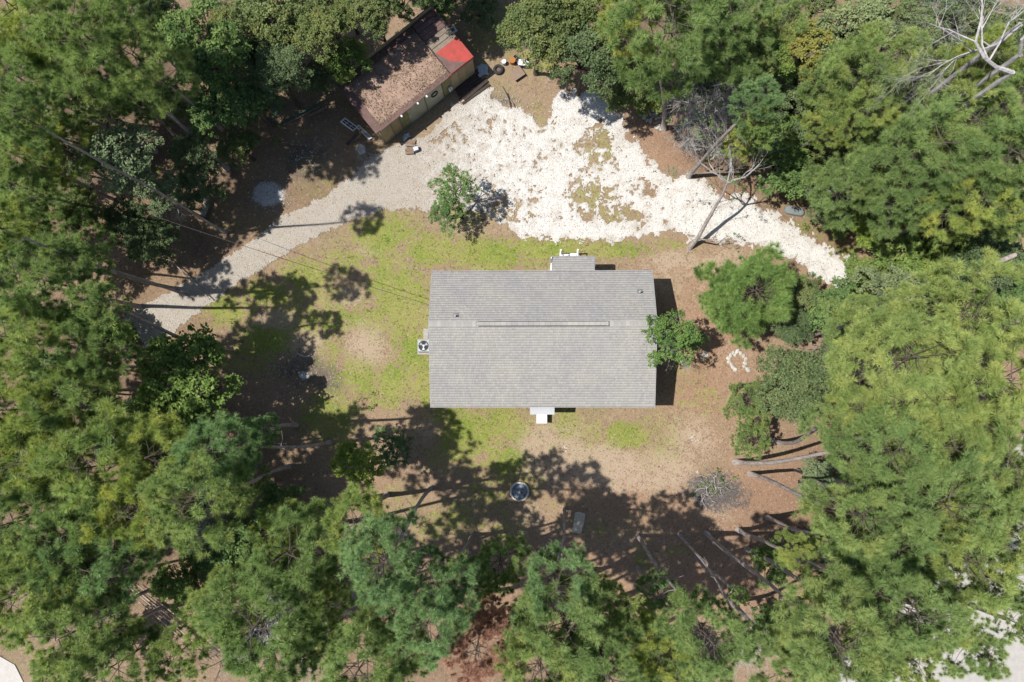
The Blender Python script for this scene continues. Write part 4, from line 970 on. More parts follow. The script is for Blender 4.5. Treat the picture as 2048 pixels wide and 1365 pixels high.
def leaf_mesh(name, cp, cr, ct, per, rs, mat, ls=0.085):
    T = len(cp); n = T*per; P = np.repeat(cp, per, 0); Q = np.repeat(cr, per); t = np.repeat(ct, per)
    u = unit(n, rs); u[:, 2] *= 0.75; p = P+u*(Q*rs.rand(n)**0.5)[:, None]
    nm = unit(n, rs)*0.75; nm[:, 2] = np.abs(nm[:, 2])+0.45; nm /= np.linalg.norm(nm, axis=1, keepdims=True)
    a = np.cross(nm, unit(n, rs)); a /= np.linalg.norm(a, axis=1, keepdims=True)+1e-9; b = np.cross(nm, a)
    s = ls*rs.uniform(.6, 1.25, n)[:, None]
    V = np.stack([p-a*s, p-a*s*.05+b*s*.52-nm*s*.12, p+a*s, p-a*s*.05-b*s*.52-nm*s*.12], 1).reshape(-1, 3)
    tt = np.clip(t+rs.uniform(-.3, .3, n), 0, 1)
    return np_mesh(name, V, np.arange(n*4).reshape(-1, 4), mat, np.repeat(tt, 4))
def branch_rec(mb, r0, p, d, L, rad, dep, mat, tips, spread=.6, nch=3, seg=4, up=.08, n=5, kink=.18):
    pts = [p.copy()]; rd = [rad]; q = p.copy(); dd = d.copy()
    for k in range(seg):
        dd = (dd+Vector((r0.gauss(0, kink), r0.gauss(0, kink), r0.gauss(0, kink)+up))).normalized(); q = q+dd*(L/seg); pts.append(q.copy()); rd.append(rad*(1-.55*(k+1)/seg))
    mb.tube(pts, rd, mat, n, cap=False)
    if dep == 0: tips.append((q, dd)); return
    for c in range(nch):
        t = 1.0 if c == 0 else r0.uniform(.35, .95); k = min(int(t*seg), seg-1); s = pts[k].lerp(pts[k+1], t*seg-k)
        ax = dd.orthogonal(); ax.rotate(Quaternion(dd, r0.uniform(0, 6.28))); nd = dd.copy(); nd.rotate(Quaternion(ax, spread*r0.uniform(.5, 1.3)*(0.5 if c == 0 else 1)))
        branch_rec(mb, r0, s, nd, L*r0.uniform(.55, .8), rd[k]*.62, dep-1, mat, tips, spread, nch, max(2, seg-1), up, max(3, n-1), kink)
def leafy_variant(seed, mat, Rr=2.2, hh=1.6, nl=14, ncl=26, per=26, ls=0.085, barkm='bark_dark', dome=True):
    """broadleaf crown: lobes of leaf clusters round an irregular dome, open between the lobes"""
    rs = np.random.RandomState(seed); r0 = random.Random(seed); cp = []; cr = []; ct = []; mb = MB()
    for i in range(nl):
        az = i*2.39996+r0.uniform(-.4, .4); q = math.sqrt((i+.5)/nl); rr_ = Rr*(.82*q)*r0.uniform(.75, 1.15); zz = hh*(1-(q*.95)**2)*r0.uniform(.6, 1.1)-hh*.35
        c = Vector((rr_*math.cos(az), rr_*math.sin(az), zz)); lr = Rr*r0.uniform(.24, .42)
        mid = Vector((c.x*.4, c.y*.4, -hh*.7)); mb.tube([(0, 0, -hh*1.3), mid, c], [.07, .045, .015], M[barkm], 4, cap=False)
        base_t = r0.uniform(.25, .7)
        for k in range(int(ncl*(lr/(Rr*.33))**1.5)):
            u = Vector(unit(1, rs)[0]); u.z = abs(u.z)*1.0-.25; v = u*lr*r0.uniform(.6, 1.05); v.z *= .8
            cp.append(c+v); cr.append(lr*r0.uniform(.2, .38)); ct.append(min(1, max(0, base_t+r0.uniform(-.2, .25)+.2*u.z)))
            if k % 4 == 0: mb.tube([c, c+v*1.05], [.014, .006], M[barkm], 3, cap=False)
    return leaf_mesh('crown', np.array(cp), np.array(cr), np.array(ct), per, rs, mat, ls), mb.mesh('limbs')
def bare_variant(seed, mat, dep=4, L=2.2, rad=.12, spread=.6, nch=3, up=.04, lean=(0, 0, 1), kink=.2):
    r0 = random.Random(seed); mb = MB(); tips = []
    branch_rec(mb, r0, Vector((0, 0, 0)), Vector(lean).normalized(), L, rad, dep, M[mat], tips, spread, nch, 4, up, 6, kink)
    return mb.mesh('branches')

V_ = {
 'pine': [pine_variant(100+i, M['pine']) for i in range(6)],
 'pine_lime': [pine_variant(120+i, M['pine_lime'], nlimb=23) for i in range(3)],
 'pine_blue': [pine_variant(130+i, M['pine_blue'], nlimb=23) for i in range(3)],
 'pine_thin': [pine_variant(140+i, M['pine_blue'], nlimb=17, sub=3, sparse=.8) for i in range(2)],
 'pine_dead': [pine_variant(150, M['pine_dead'], nlimb=24, per=70)],
 'young': [pine_variant(160, M['pine_young'], Rr=2.5, hh=2.2, nlimb=46, per=76, sub=4.5)],
 'oak': [leafy_variant(200+i, M['oak'], ls=.07, per=30, ncl=30) for i in range(3)],
 'green': [leafy_variant(210+i, M['green'], ls=.085) for i in range(3)],
 'lush': [leafy_variant(220+i, M['lush'], ls=.085) for i in range(2)],
 'silver': [leafy_variant(230+i, M['silver'], ls=.08) for i in range(2)],
 'autumn': [leafy_variant(240, M['autumn'], ls=.09)],
 'magnolia': [leafy_variant(250+i, M['magnolia'], nl=11, ncl=22, per=22, ls=.075, barkm='twig') for i in range(2)],
}
CNT = {}
NAMES = {'pine': 'pine_tree', 'pine_lime': 'pine_tree', 'pine_blue': 'pine_tree', 'pine_thin': 'pine_tree', 'pine_dead': 'dead_pine_tree', 'young': 'young_pine_tree'}
HALF = {'p': 2.5, 'l': 2.2}
def tree(kind, px, py, z, rpx, label, base=None, vs=1.0, stubs=0, trunk_r=None, group=None, bend=0.5, shrub=False, sx=1.0, leanrot=None):
    """crown centre seen at (px,py) at height z; its radius in the photo's pixels; base = pixel of the trunk's foot"""
    pine = kind.startswith('pine') or kind == 'young'
    i = CNT.get(kind, 0); CNT[kind] = i+1
    if pine and not base and kind != 'young' and z > 4: z = z*(.74 if px < 480 and py > 700 else .92)
    c = at(px, py, z); s = (1.02 if pine else 1.08)*rpx*(H-z)/FPX/(2.5 if pine else 2.2)
    r0 = random.Random(int(px*7+py*13))
    if base: b = at(*base)
    else:
        ou = Vector((c.x, c.y, 0)).normalized()*(1.9*z/12+(.5 if z < 5 else 0)); b = Vector((c.x+ou.x+r0.uniform(-.5, .5), c.y+ou.y+r0.uniform(-.5, .5), 0))
    nm = NAMES.get(kind, 'shrub' if shrub else 'broadleaf_tree')
    e = empty(nm, (b.x, b.y, 0)); off = c-b
    tag(e, label, 'shrub' if shrub else 'tree', group or ('tall pines around the clearing' if pine else 'shrubs along the forest edge' if shrub else 'broadleaf trees around the clearing'))
    cm, lm = V_[kind][i % len(V_[kind])]
    hh = (2.5 if pine else 1.6)*s*vs
    zr_ = r0.uniform(0, 6.28)
    link('crown', cm, e, off, (r0.uniform(-.08, .08), r0.uniform(-.08, .08), zr_), (s*sx, s, s*vs))
    link('limbs', lm, e, off, (0, 0, zr_), (s*sx, s, s*vs))
    mb = MB(); top = Vector((off.x, off.y, max(.3, z-hh*(.9 if pine else 1.1)))); tr = (trunk_r or 0)*.7 or (.07+.005*z if pine else .05+.012*z)
    pts = []; rd = []
    for k in range(9):
        t = k/8; p = Vector((off.x*t**(1+bend), off.y*t**(1+bend), top.z*t)); p.x += .10*math.sin(t*5+px)*min(z/14, 1)*math.sin(t*3.14); p.y += .10*math.cos(t*4+py)*min(z/14, 1)*math.sin(t*3.14)
        if k == 0: p.z = -.15
        pts.append(p); rd.append(tr*(1.35 if k == 0 else 1-.5*t))
    mb.tube(pts, rd, M['bark' if pine else 'bark_dark'], 9)
    for k in range(stubs):
        t = r0.uniform(.45, .95); q = pts[int(t*8)]; a = r0.uniform(0, 6.28); L = r0.uniform(.3, .9); mb.tube([q, q+Vector((math.cos(a)*L*.5, math.sin(a)*L*.5, .05)), q+Vector((math.cos(a+.2)*L, math.sin(a+.2)*L, r0.uniform(-.1, .2)))], [.03, .018, .008], M['twig'], 4, cap=False)
    mb.build('trunk', e, smooth=True)
    return e
P, PL, PB, PT, O, G, LU_, SI = 'pine', 'pine_lime', 'pine_blue', 'pine_thin', 'oak', 'green', 'lush', 'silver'
T = [ # kind, px, py, z, r_px, label, extras
 # upper left
 (PL,60,40,13,95,'yellow green pine filling the top left corner'),(PL,175,75,13.5,105,'yellow green pine crown second from the top left corner',dict(base=(455,338),trunk_r=.2,stubs=5)),
 (PL,300,140,12.5,80,'yellow tipped pine crown above the long leaning trunk at upper left'),(P,60,170,12,85,'dark green pine on the left edge below the top corner'),(PL,150,190,11,60,'small yellow pine crown above the bare brush at upper left'),
 (P,30,225,17,62,'tall pine at the left edge left of the small yellow crown',dict(base=(452,466),trunk_r=.12)),(P,-50,440,17,70,'tall pine cut by the left edge above the big bright left pine',dict(base=(372,590),trunk_r=.12)),(P,30,310,12,70,'pine on the left edge left of the light olive tree'),(P,110,400,6,60,'dark shaded pine crown below left of the light olive tree'),(P,180,470,5,46,'low dark pine between the silver twigged shrub and the left edge'),(P,20,440,6.5,70,'dark pine on the left edge above the big bright left pine'),
 (G,400,95,8,95,'smooth green broadleaf tree near the top at upper left'),(O,540,50,5.5,88,'dark olive oak at the top left of the shed'),(O,655,55,6,66,'oak overhanging the upper left side of the shed'),(G,440,210,6,75,'green broadleaf tree left of the green slatted bench'),
 (O,781,-147,9,95,'tall oak added for shade, its trunk behind the shed and its unseen crown beyond the top edge'),(O,865,-150,9,90,'second tall oak added for shade, its crown unseen beyond the top edge, right of the shed'),(O,955,-165,9,90,'third tall oak added for shade, its crown unseen beyond the top edge, above the junk'),(O,850,-30,6,50,'dark oak cut by the top edge right of the shed'),(G,880,5,2,40,'low dark shrub behind the shed at the top edge',dict(shrub=True)),(O,960,10,2,46,'low dark shrub at the top edge above the junk',dict(shrub=True)),(O,745,25,5.5,56,'dark oak behind the shed at the top edge'),(O,560,140,6,60,'shaded oak directly above the long rails'),(SI,235,320,7.5,78,'light olive tree standing alone in the dark at left'),(SI,320,385,6,42,'small grey green tree with bare twigs beside the light olive tree'),  # the three tall oaks beyond the top edge are unseen, added to cast shade
 (O,400,370,4,50,'dark low tree right of the grey green twiggy tree'),(G,690,120,3.6,46,'round bushy shrub at the left corner of the shed',dict(shrub=True)),(O,480,290,3,45,'dark undergrowth shrub left of the burn pile',dict(shrub=True)),
 (G,90,260,5,60,'dark understory tree behind the brush at upper left'),(O,250,440,3,50,'dark understory shrub left of the fallen log',dict(shrub=True)),(O,90,520,4,60,'shaded shrub at the left edge between dark pines',dict(shrub=True)),
 (O,200,210,4,60,'shaded broadleaf tree behind the grey brush at upper left'),(O,320,30,5,60,'dark oak between the top left pines and the green tree'),(O,640,150,3,38,'shaded oak touching the left corner of the shed roof'),
 # left
 (P,85,560,12.5,100,'large bright pine on the left edge above the road end'),(P,165,530,12,52,'pine crown between the left edge pine and the drive',),(P,195,600,12,48,'pine whose leaning bare trunk crosses the lower end of the drive',dict(base=(410,692),trunk_r=.17,stubs=3)),
 (P,60,680,12,95,'broad pine on the left edge below the drive end'),(P,180,690,11,65,'pine crown directly left of the drive end'),(PL,190,730,10,40,'small lime pine tip below the drive end'),
 (LU_,370,790,5.5,118,'wide bright leaved bush left of the charred patch',dict(base=(400,780))),(O,300,830,3,60,'darker bush behind the wide bright leaved bush',dict(shrub=True)),
 (P,45,820,12.5,85,'pine on the left edge level with the wide bush'),(P,160,790,11.5,90,'pine crown left of the wide bright bush'),(P,80,920,13,90,'dense pine on the left edge below the wide bush'),
 (P,210,930,13.5,110,'large pine below the wide bright bush'),(P,330,910,13,85,'pine with pale tips right below the wide bright bush'),(PB,440,900,12.5,85,'blue green pine at the right tip of the left forest',dict(base=(660,885),trunk_r=.15,stubs=4)),
 (PB,525,860,12,34,'small pine tip reaching toward the lawn at left'),(P,400,1000,14,95,'pine behind the pair of leaning trunks at left',dict(base=(577,933),trunk_r=.16)),(P,280,1020,14,80,'pine left of the grey thicket in the lower left forest'),
 (P,50,1040,13.5,95,'pine on the left edge in the lower left forest'),(P,150,1070,14,80,'pine crown second from the left edge, lower left'),(PB,200,1120,13,90,'blue green pine above the parallel pipes'),
 (P,474,960,8,50,'low pine above the grey thicket at left'),(PL,60,1180,14,95,'lime pine on the left edge near the bottom'),(P,165,1255,14.5,88,'pine in the lower left corner above the pavement'),
 (PL,135,1330,14,50,'yellow green pine tip at the lower left corner'),(P,230,1330,14,80,'pine at the bottom edge left of the pipes'),(PL,350,1310,13,58,'lime pine at the bottom edge below the pipes'),
 (LU_,365,1165,5,56,'bright broadleaf tree beside the parallel pipes'),(G,460,1100,5,80,'dark broadleaf tree right of the bright one by the pipes'),
 (P,600,1090,14.5,88,'round bright pine left of the bare leaning trunk at bottom'),(P,560,1060,13,55,'pine crown between the grey thicket and the round bright pine'),
 (P,540,1230,15,115,'wide pine in the lower left below the dark broadleaf tree'),(PL,450,1210,13.5,70,'yellow green pine right of the parallel pipes'),(P,620,1290,14,50,'pine crown below the wide lower left pine'),
 # bottom
 (P,720,1040,15,72,'bright pine just right of the lawn edge at lower left'),(PB,770,1120,16,84,'blue green pine with the bent bare trunk above it',dict(base=(862,976),trunk_r=.16,stubs=3)),(P,740,1170,13,46,'pine crown over the bare grey brush at the bottom'),
 (PT,870,1170,15,72,'pale blue green pine at bottom, left of the red dead pine',dict(base=(944,1070),trunk_r=.14,bend=.9)),(PB,860,1235,15.5,80,'blue green pine above left of the red dead pine',dict(base=(941,1106),trunk_r=.14,bend=.9)),
 (P,730,1320,15,95,'pine at the bottom edge left of the red dead pine'),(P,810,1300,14,60,'pine crown touching the left of the red dead pine'),(P,1000,1120,12,54,'pine crown below the fire ring'),
 ('pine_dead',955,1290,15,66,'dead rust red pine at the bottom centre'),('pine_dead',985,1230,13,36,'thin dead reddish pine above the rust red one'),
 (PT,1110,1165,14,72,'thin needled pine with the straight upright trunk',dict(base=(1129,1017),trunk_r=.13,stubs=9)),(P,1130,1240,15,100,'large pine at the bottom right of the red pine'),(PL,1200,1210,13,60,'lime pine crown at bottom centre right'),
 (P,1080,1320,15,90,'pine at the bottom edge right of the red pine'),(P,1210,1330,15,85,'pine at the bottom edge in the centre right'),(PL,1310,1300,14,62,'yellow green pine at the bottom edge near the bare trunks'),
 (PB,1315,1185,10,36,'small pine tip between the bare trunks and the bottom pines'),(P,1410,1265,15.5,84,'pine whose bare trunk leans down right from the shadow line',dict(base=(1275,1072),trunk_r=.15,stubs=5)),(PB,1475,1190,12,20,'tiny pine tip on the second bare leaning trunk'),
 (P,1500,1280,16,40,'slender pine on top of the second bare leaning trunk',dict(base=(1357,1068),trunk_r=.12,stubs=6)),(PL,1340,1350,14,50,'yellow pine crown cut by the bottom edge'),
 # lower right
 (P,1650,1265,16,112,'large pine at the lower right with the pale curved trunk',dict(base=(1412,1066),trunk_r=.18,stubs=8)),(P,1590,1110,13,40,'small pine crown around the pale curved trunk'),(P,1640,1180,14,36,'pine crown right of the pale curved trunk'),
 (P,1590,1340,15,80,'pine at the bottom edge in the lower right'),(P,1800,1210,17,90,'pine left of the pale road at lower right',dict(base=(1570,1094),trunk_r=.18)),(P,1730,1180,12,40,'dark low pine behind the thick leaning trunk'),
 (P,1705,1030,15,86,'large pine standing right of the brush pile',dict(base=(1500,948),trunk_r=.17)),(P,1760,1090,15,80,'pine crown below the large pine right of the brush pile',dict(base=(1592,940),trunk_r=.13)),(PB,1655,1075,12,36,'low blue green pine tip at the left of the lower right forest'),
 (P,1850,1000,15.5,105,'broad pine in the middle of the lower right forest'),(P,1900,1110,16,100,'broad pine above the pale road at lower right'),(P,1990,1060,16,75,'pine on the right edge above the road'),
 (P,1870,1235,16.5,62,'pine standing over the pale road, lower right'),(P,1960,1150,16,52,'pine on the right edge by the pale road'),(P,1945,1300,16,60,'pine near the lower right corner over the road'),(P,1810,1310,15,56,'pine at the bottom edge over the pale road'),(P,2040,1250,16,34,'pine cut by the right edge near the lower corner'),
 (P,1740,1340,15,40,'pine tip at the bottom edge left of the road'),
 # right
 (P,1760,900,14,88,'pine above the four leaning trunks at right',dict(base=(1470,925),trunk_r=.2,bend=.3)),(P,1660,850,12,46,'pine crown above the leaning trunks at the lawn edge',dict(base=(1550,885))),(P,1870,890,15,90,'pine in the right forest level with the lower yard'),(P,1990,930,15,90,'pine on the right edge level with the lower yard'),
 (P,1500,880,3,34,'lowest tip of the narrow pine right of the yard'),(P,1490,800,3.4,38,'middle of the narrow pine band right of the stone circle'),(P,1508,840,3,30,'narrow pine right of the yard, below the dark oak'),
 (O,1600,765,6,82,'dark oak right of the stone circle',dict(base=(1560,760))),(O,1538,788,4,36,'small dark oak touching the stone circle side'),(P,1700,820,13,55,'pine crown right of the dark oak'),
 (PL,1780,720,14,110,'light green pine, largest in the right forest',dict(base=(1690,748),trunk_r=.22)),(PL,1900,640,14,110,'light green pine at the right above the largest one'),(PL,1960,760,15,110,'light green pine on the right edge, upper'),(P,1850,800,14,85,'pine between the light green pines and the lower right forest'),
 (PL,1720,640,11,55,'small light green pine tip by the dark thicket'),(P,2020,650,13,60,'pine cut by the right edge above the middle'),
 ('young',1492,590,4.2,86,'round bright young pine standing alone right of the house'),
 (O,1610,590,3,48,'dark shrub right of the round young pine',dict(shrub=True)),(O,1590,650,2.4,42,'shrub below right of the round young pine',dict(shrub=True)),(G,1690,640,3.5,70,'green thicket shrub at the lower end of the drive',dict(shrub=True)),(SI,1790,600,4,80,'grey green thicket below the end of the drive',dict(shrub=True)),(O,1680,700,3,44,'dark shrub under the light green pine tip',dict(shrub=True)),
 (LU_,1810,520,2.5,75,'bright green vine covered shrub right of the drive end',dict(shrub=True)),(LU_,1900,560,3,75,'bright green shrub second right of the drive end',dict(shrub=True)),(LU_,1880,480,3,60,'bright shrub beside the curve of bare ground',dict(shrub=True)),(O,1990,530,6,75,'dark oak on the right edge with a pale fallen limb'),(LU_,1730,560,1.6,45,'low bright shrub at the tip of the drive',dict(shrub=True)),(G,2010,600,4,60,'green shrub at the right edge',dict(shrub=True)),(LU_,1970,470,3,60,'bright shrub at the right edge below the upper pines',dict(shrub=True)),
 # upper right
 (P,1330,70,10.5,118,'big pine at the top with the leaning trunk by the parking area',dict(base=(1328,257),trunk_r=.24,bend=.3,stubs=3)),(P,1440,50,11,90,'pine at the top edge right of the leaning trunk'),(P,1500,120,9,50,'pine crown at the top above the blue green pine'),(P,1270,10,10,80,'pine cut by the top edge right of the dark oaks'),
 (O,1080,50,7,82,'olive oak with pale branches at the top centre'),(O,1170,100,6.5,82,'dark oak at the top beside the bright green shrub'),(O,1150,20,7,70,'oak cut by the top edge in the centre'),(LU_,1200,140,1.5,24,'small bright green shrub below the dark oak',dict(shrub=True)),
 (O,1250,180,3,48,'dark shrub left of the leaning pine trunk',dict(shrub=True)),(LU_,1300,205,1.6,30,'bright low shrub at the foot of the leaning pine',dict(shrub=True)),
 (PB,1515,200,11,48,'blue green pine crown, upper part, beside the grey brush',dict(base=(1376,354),trunk_r=.19,bend=.2,sx=.8)),(PB,1510,255,9.5,44,'blue green pine crown, lower part, beside the grey brush',dict(sx=.8)),(PL,1478,285,6,32,'lime green pine above the bare tree'),
 (G,1540,110,8,52,'leafy green tree left of the yellowing tree'),('autumn',1625,90,8,66,'yellowing tree near the top at right'),(SI,1720,40,9,78,'grey green tree at the top right'),(O,1600,200,5,75,'dark understory tree below the yellowing tree'),(O,1660,300,4,60,'dark shrub in the gap below the large right pine',dict(shrub=True)),
 (P,1745,150,12,92,'large dark green pine left of the dead white tree'),(P,1720,230,11,60,'pine crown below the large dark green pine'),(P,1915,265,12,92,'pine in front of the dead white tree'),(P,2020,200,12,60,'pine on the right edge below the dead white tree'),
 (P,1830,310,12,100,'pine in the middle of the upper right forest'),(P,1990,330,12.5,95,'pine on the right edge in the upper right forest'),(PL,1660,250,9,46,'lime tipped pine over the dark gap at right'),
 (P,1700,370,8,72,'low pine with the short trunk above the oblong lid',dict(base=(1628,394),trunk_r=.16)),(P,1800,390,9,75,'pine right of the low pine by the oblong lid',dict(base=(1808,442))),(P,1930,410,11,80,'pine over the bright shrubs at the right'),(P,2030,430,11,50,'pine tip at the right edge above the shrubs'),
 (G,1570,320,3,66,'green thicket right of the bare tree',dict(shrub=True)),(LU_,1620,350,2,46,'bright vine shrub above the oblong lid',dict(shrub=True)),(LU_,1690,440,1.8,36,'bright vine shrub right of the oblong lid',dict(shrub=True)),(LU_,1740,460,2,38,'bright shrub below the short pine trunk',dict(shrub=True)),(G,1590,270,4,48,'dark green shrub right of the blue green pine',dict(shrub=True)),
 (O,1860,5,6,60,'dark oak at the top edge left of the dead white trees'),(O,1940,10,4,60,'dark low oak at the top edge beneath the dead white trees'),(O,1800,60,8,70,'dark oak between the grey green tree and the dead white tree'),(O,1880,330,5,90,'dark understory oak below the upper right pines'),(O,1990,90,5,90,'dark oak behind the dead white tree'),(O,1400,150,4,60,'dark understory tree right of the leaning pine trunk'),(G,1430,30,5,70,'understory tree beneath the top edge pines'),
 (O,1900,430,4,60,'shaded shrub between the upper right pines and the bright shrubs',dict(shrub=True)),
 # on the yard
 ('magnolia',905,370,3.4,50,'small leafy tree on the gravel edge above the house, upper stem',dict(base=(925,430),sx=.9)),('magnolia',893,425,2.4,36,'dark green lower stem of the small tree above the house',dict(base=(925,437))),
 ('magnolia',1340,685,4.8,58,'leafy green tree leaning over the right edge of the house roof',dict(base=(1335,700))),('magnolia',1385,675,2.6,26,'low green branchlet tree in the shadow right of the house',dict(base=(1372,690))),
 ('lush',718,930,5.4,50,'bright leafy shrub in the shade below left of the house',dict(shrub=True)),('magnolia',775,893,1.8,44,'dark green shrub touching the bright leafy shrub',dict(shrub=True)),
 (G,1545,1125,3,42,'dark shrub among the leaning trunks at lower right',dict(shrub=True)),(G,1060,1230,3,44,'dark shrub at the bottom right of the red dead pine',dict(shrub=True)),(G,560,1010,3,46,'dark shrub under the lower left pines',dict(shrub=True)),
]
UND = [('upper left', 'oak', [(150,130),(60,230),(130,330),(30,380),(330,200),(260,190),(380,300),(300,480),(160,420),(60,480),(340,60),(230,30),(480,120),(500,200),(600,30),(700,20),(420,0),(510,10),(450,60),(660,-5),(800,0),(560,90)], 4),
 ('left', 'green', [(40,620),(140,640),(210,660),(100,760),(200,790),(90,860),(40,940),(240,860),(330,960),(160,1000),(420,930)], 2.5),
 ('lower left', 'oak', [(60,1110),(150,1160),(260,1080),(100,1230),(400,1060),(520,1090),(430,1130),(560,1150),(500,1280),(640,1180),(190,1290),(640,1230)], 2.5),
 ('lower right', 'green', [(1700,1080),(1800,1060),(1760,1150),(1850,1130),(1680,1200),(1900,1010),(1980,980),(1560,1260),(1640,1320),(1780,1290),(1380,1330),(1180,1280),(1280,1340)], 2),
 ('upper right', 'oak', [(1700,180),(1760,260),(1850,200),(1950,280),(1790,350),(1900,390),(2000,400),(1560,180),(1480,90),(1380,60),(1700,100),(1900,150),(2020,300),(1660,380),(1300,130),(1240,60),(1560,30),(1640,10)], 3.5),
 ('right', 'silver', [(1750,700),(1850,700),(1950,690),(1800,780),(1900,850),(2010,820),(1750,870),(1640,960),(1720,950)], 2.5)]
STAND = [('upper left', [(20,120),(115,110),(245,20),(10,240),(110,290),(250,180),(60,380),(30,500)], 9.5), ('lower left', [(0,740),(110,990),(0,1120),(120,1190)], 10.5),
 ('lower right', [(1950,1000),(2040,960),(1820,1130),(1740,1240),(2035,1165)], 11), ('upper right', [(1650,160),(1840,150),(1780,230),(1900,320),(2040,300),(1850,390),(1950,140),(1560,60)], 8.5), ('bottom', [(930,1180),(1150,1330),(1270,1260),(780,1240),(650,1240)], 12)]
ORD = ['first', 'second', 'third', 'fourth', 'fifth', 'sixth', 'seventh', 'eighth', 'ninth', 'tenth', 'eleventh', 'twelfth', 'thirteenth', 'fourteenth', 'fifteenth', 'sixteenth', 'seventeenth', 'eighteenth', 'nineteenth', 'twentieth', 'twenty-first', 'twenty-second', 'twenty-third', 'twenty-fourth', 'twenty-fifth', 'twenty-sixth']
for nm_, pts_, z_ in STAND:
    for i_, (a_, b_) in enumerate(sorted(pts_)):
        T.append(('pine', a_, b_, z_*rng.uniform(.85, 1.1), rng.uniform(52, 74), '%s from the left of the middling pines filling the %s forest' % (ORD[i_], nm_), dict(group='middling pines of the %s forest' % nm_)))
for nm_, kd_, pts_, z_ in UND:
    for i_, (a_, b_) in enumerate(sorted(pts_)):
        T.append((kd_, a_+rng.uniform(-3, 3), b_+rng.uniform(-8, 8), z_*rng.uniform(.7, 1.25), rng.uniform(40, 62), '%s from the left of the shaded shrubs beneath the %s pines' % (ORD[i_], nm_), dict(shrub=True, group='understory shrubs of the %s forest' % nm_)))
for t in T:
    k = t[6] if len(t) > 6 else {}
    tree(*t[:6], **k)

# ------------------------------------------------------------------ bare trees and brush
def bare(px, py, z, me, sc, label, rz=0, name='dead_tree', cat='tree', tilt=(0, 0), group=None):
    p = at(px, py, z); e = empty(name, (p.x, p.y, 0), rz); tag(e, label, cat, group)
    link('branches', me, e, (0, 0, z), (tilt[0], tilt[1], 0), sc)
    if z > .5: mb = MB(); mb.tube([(0, 0, -.1), (0.25, .1, z*.5), (0, 0, z+.02)], [.12*sc, .10*sc, .08*sc], M['bark_pale'], 8); mb.build('trunk', e)
    return e
snag = bare_variant(301, 'bark_pale', 5, 2.4, .075, .8, 4, .0, (-.9, .15, .35), .26)
snag2 = bare_variant(302, 'bark_pale', 5, 2.0, .06, .8, 4, .0, (-.8, -.4, .3), .26)
bare(2025, 145, 14.5, snag, 1.2, 'large bleached dead tree with bare crooked limbs in the top right corner')
bare(2040, 50, 14, snag2, 1.3, 'second bleached dead tree cut by the top right corner')
snag3 = bare_variant(303, 'bark_pale', 5, 2.7, .065, .75, 4, .0, (-1, .05, .15), .28)
bare(2040, 110, 13.5, snag3, 1.25, 'third bleached dead tree spreading widest in the top right corner')
# the bare tree beside the drive, leaning up right
p0_ = at(1378, 498); e = empty('bare_tree', p0_); tag(e, 'bare grey tree leaning across the white drive above right of the house', 'tree')
mb = MB(); path = [Vector((0, 0, -.1))]+[at(a, b, z)-p0_ for a, b, z in ((1395,478,.9),(1410,450,1.9),(1428,418,3.0),(1445,390,4.0),(1455,365,4.8))]
mb.tube(path, [.16, .12, .11, .09, .075, .06], M['bark'], 8)
mb.tube([path[1], at(1425,482,1.2)-p0_, at(1436,462,1.8)-p0_], [.06, .04, .015], M['twig'], 6); mb.build('trunk', e)
r0 = random.Random(5); mb = MB(); tips = []
for d, L in (((-.7, .75, .6), 2.2), ((.35, .95, .7), 2.3), ((.9, .55, .5), 1.9), ((-.2, 1, .9), 2.4), ((-.9, .2, .5), 1.8)):
    branch_rec(mb, r0, path[-1], Vector(d).normalized(), L, .055, 4, M['bark_pale'], tips, .55, 3, 4, .03, 4, .16)
for q in (path[2], path[3], path[4]): branch_rec(mb, r0, q, Vector((r0.uniform(-1, 1), .3, .5)).normalized(), .8, .02, 2, M['twig'], tips, .6, 3, 3, .0, 3, .2)
branch_rec(mb, r0, at(1420, 484, .9)-p0_, Vector((.9, -.1, .3)), 1.0, .025, 3, M['twig'], tips, .6, 3, 3, .0, 3, .2)
mb.build('branches', e)
cl = [t for t, d in tips if r0.random() < .16]
link('leaves', leaf_mesh('leaves', np.array([tuple(c) for c in cl]), np.full(len(cl), .14), np.full(len(cl), .6), 7, np.random.RandomState(3), M['green'], .06), e)
brm = [bare_variant(310+i, 'twig', 4, .75, .036, .95, 4, .0, (0, 0, 1), .35) for i in range(3)]
brp = [bare_variant(320+i, 'bark_pale', 4, .75, .034, 1.0, 4, .0, (0, 0, 1), .35) for i in range(2)]
def brush(px, py, z, sc, m, label, k=0, flat=.6):
    p = at(px, py, z); e = empty('bare_bush', (p.x, p.y, 0), px % 6.28); tag(e, label, 'brush')
    for j in range(3):
        a = j*2.1+k; link('stem', m[(j+k) % len(m)], e, (.3*sc*math.cos(a), .3*sc*math.sin(a), z*.6), (.5*math.sin(a)*-1*.9, .5*math.cos(a)*.9, a), sc*1.35)
    return e
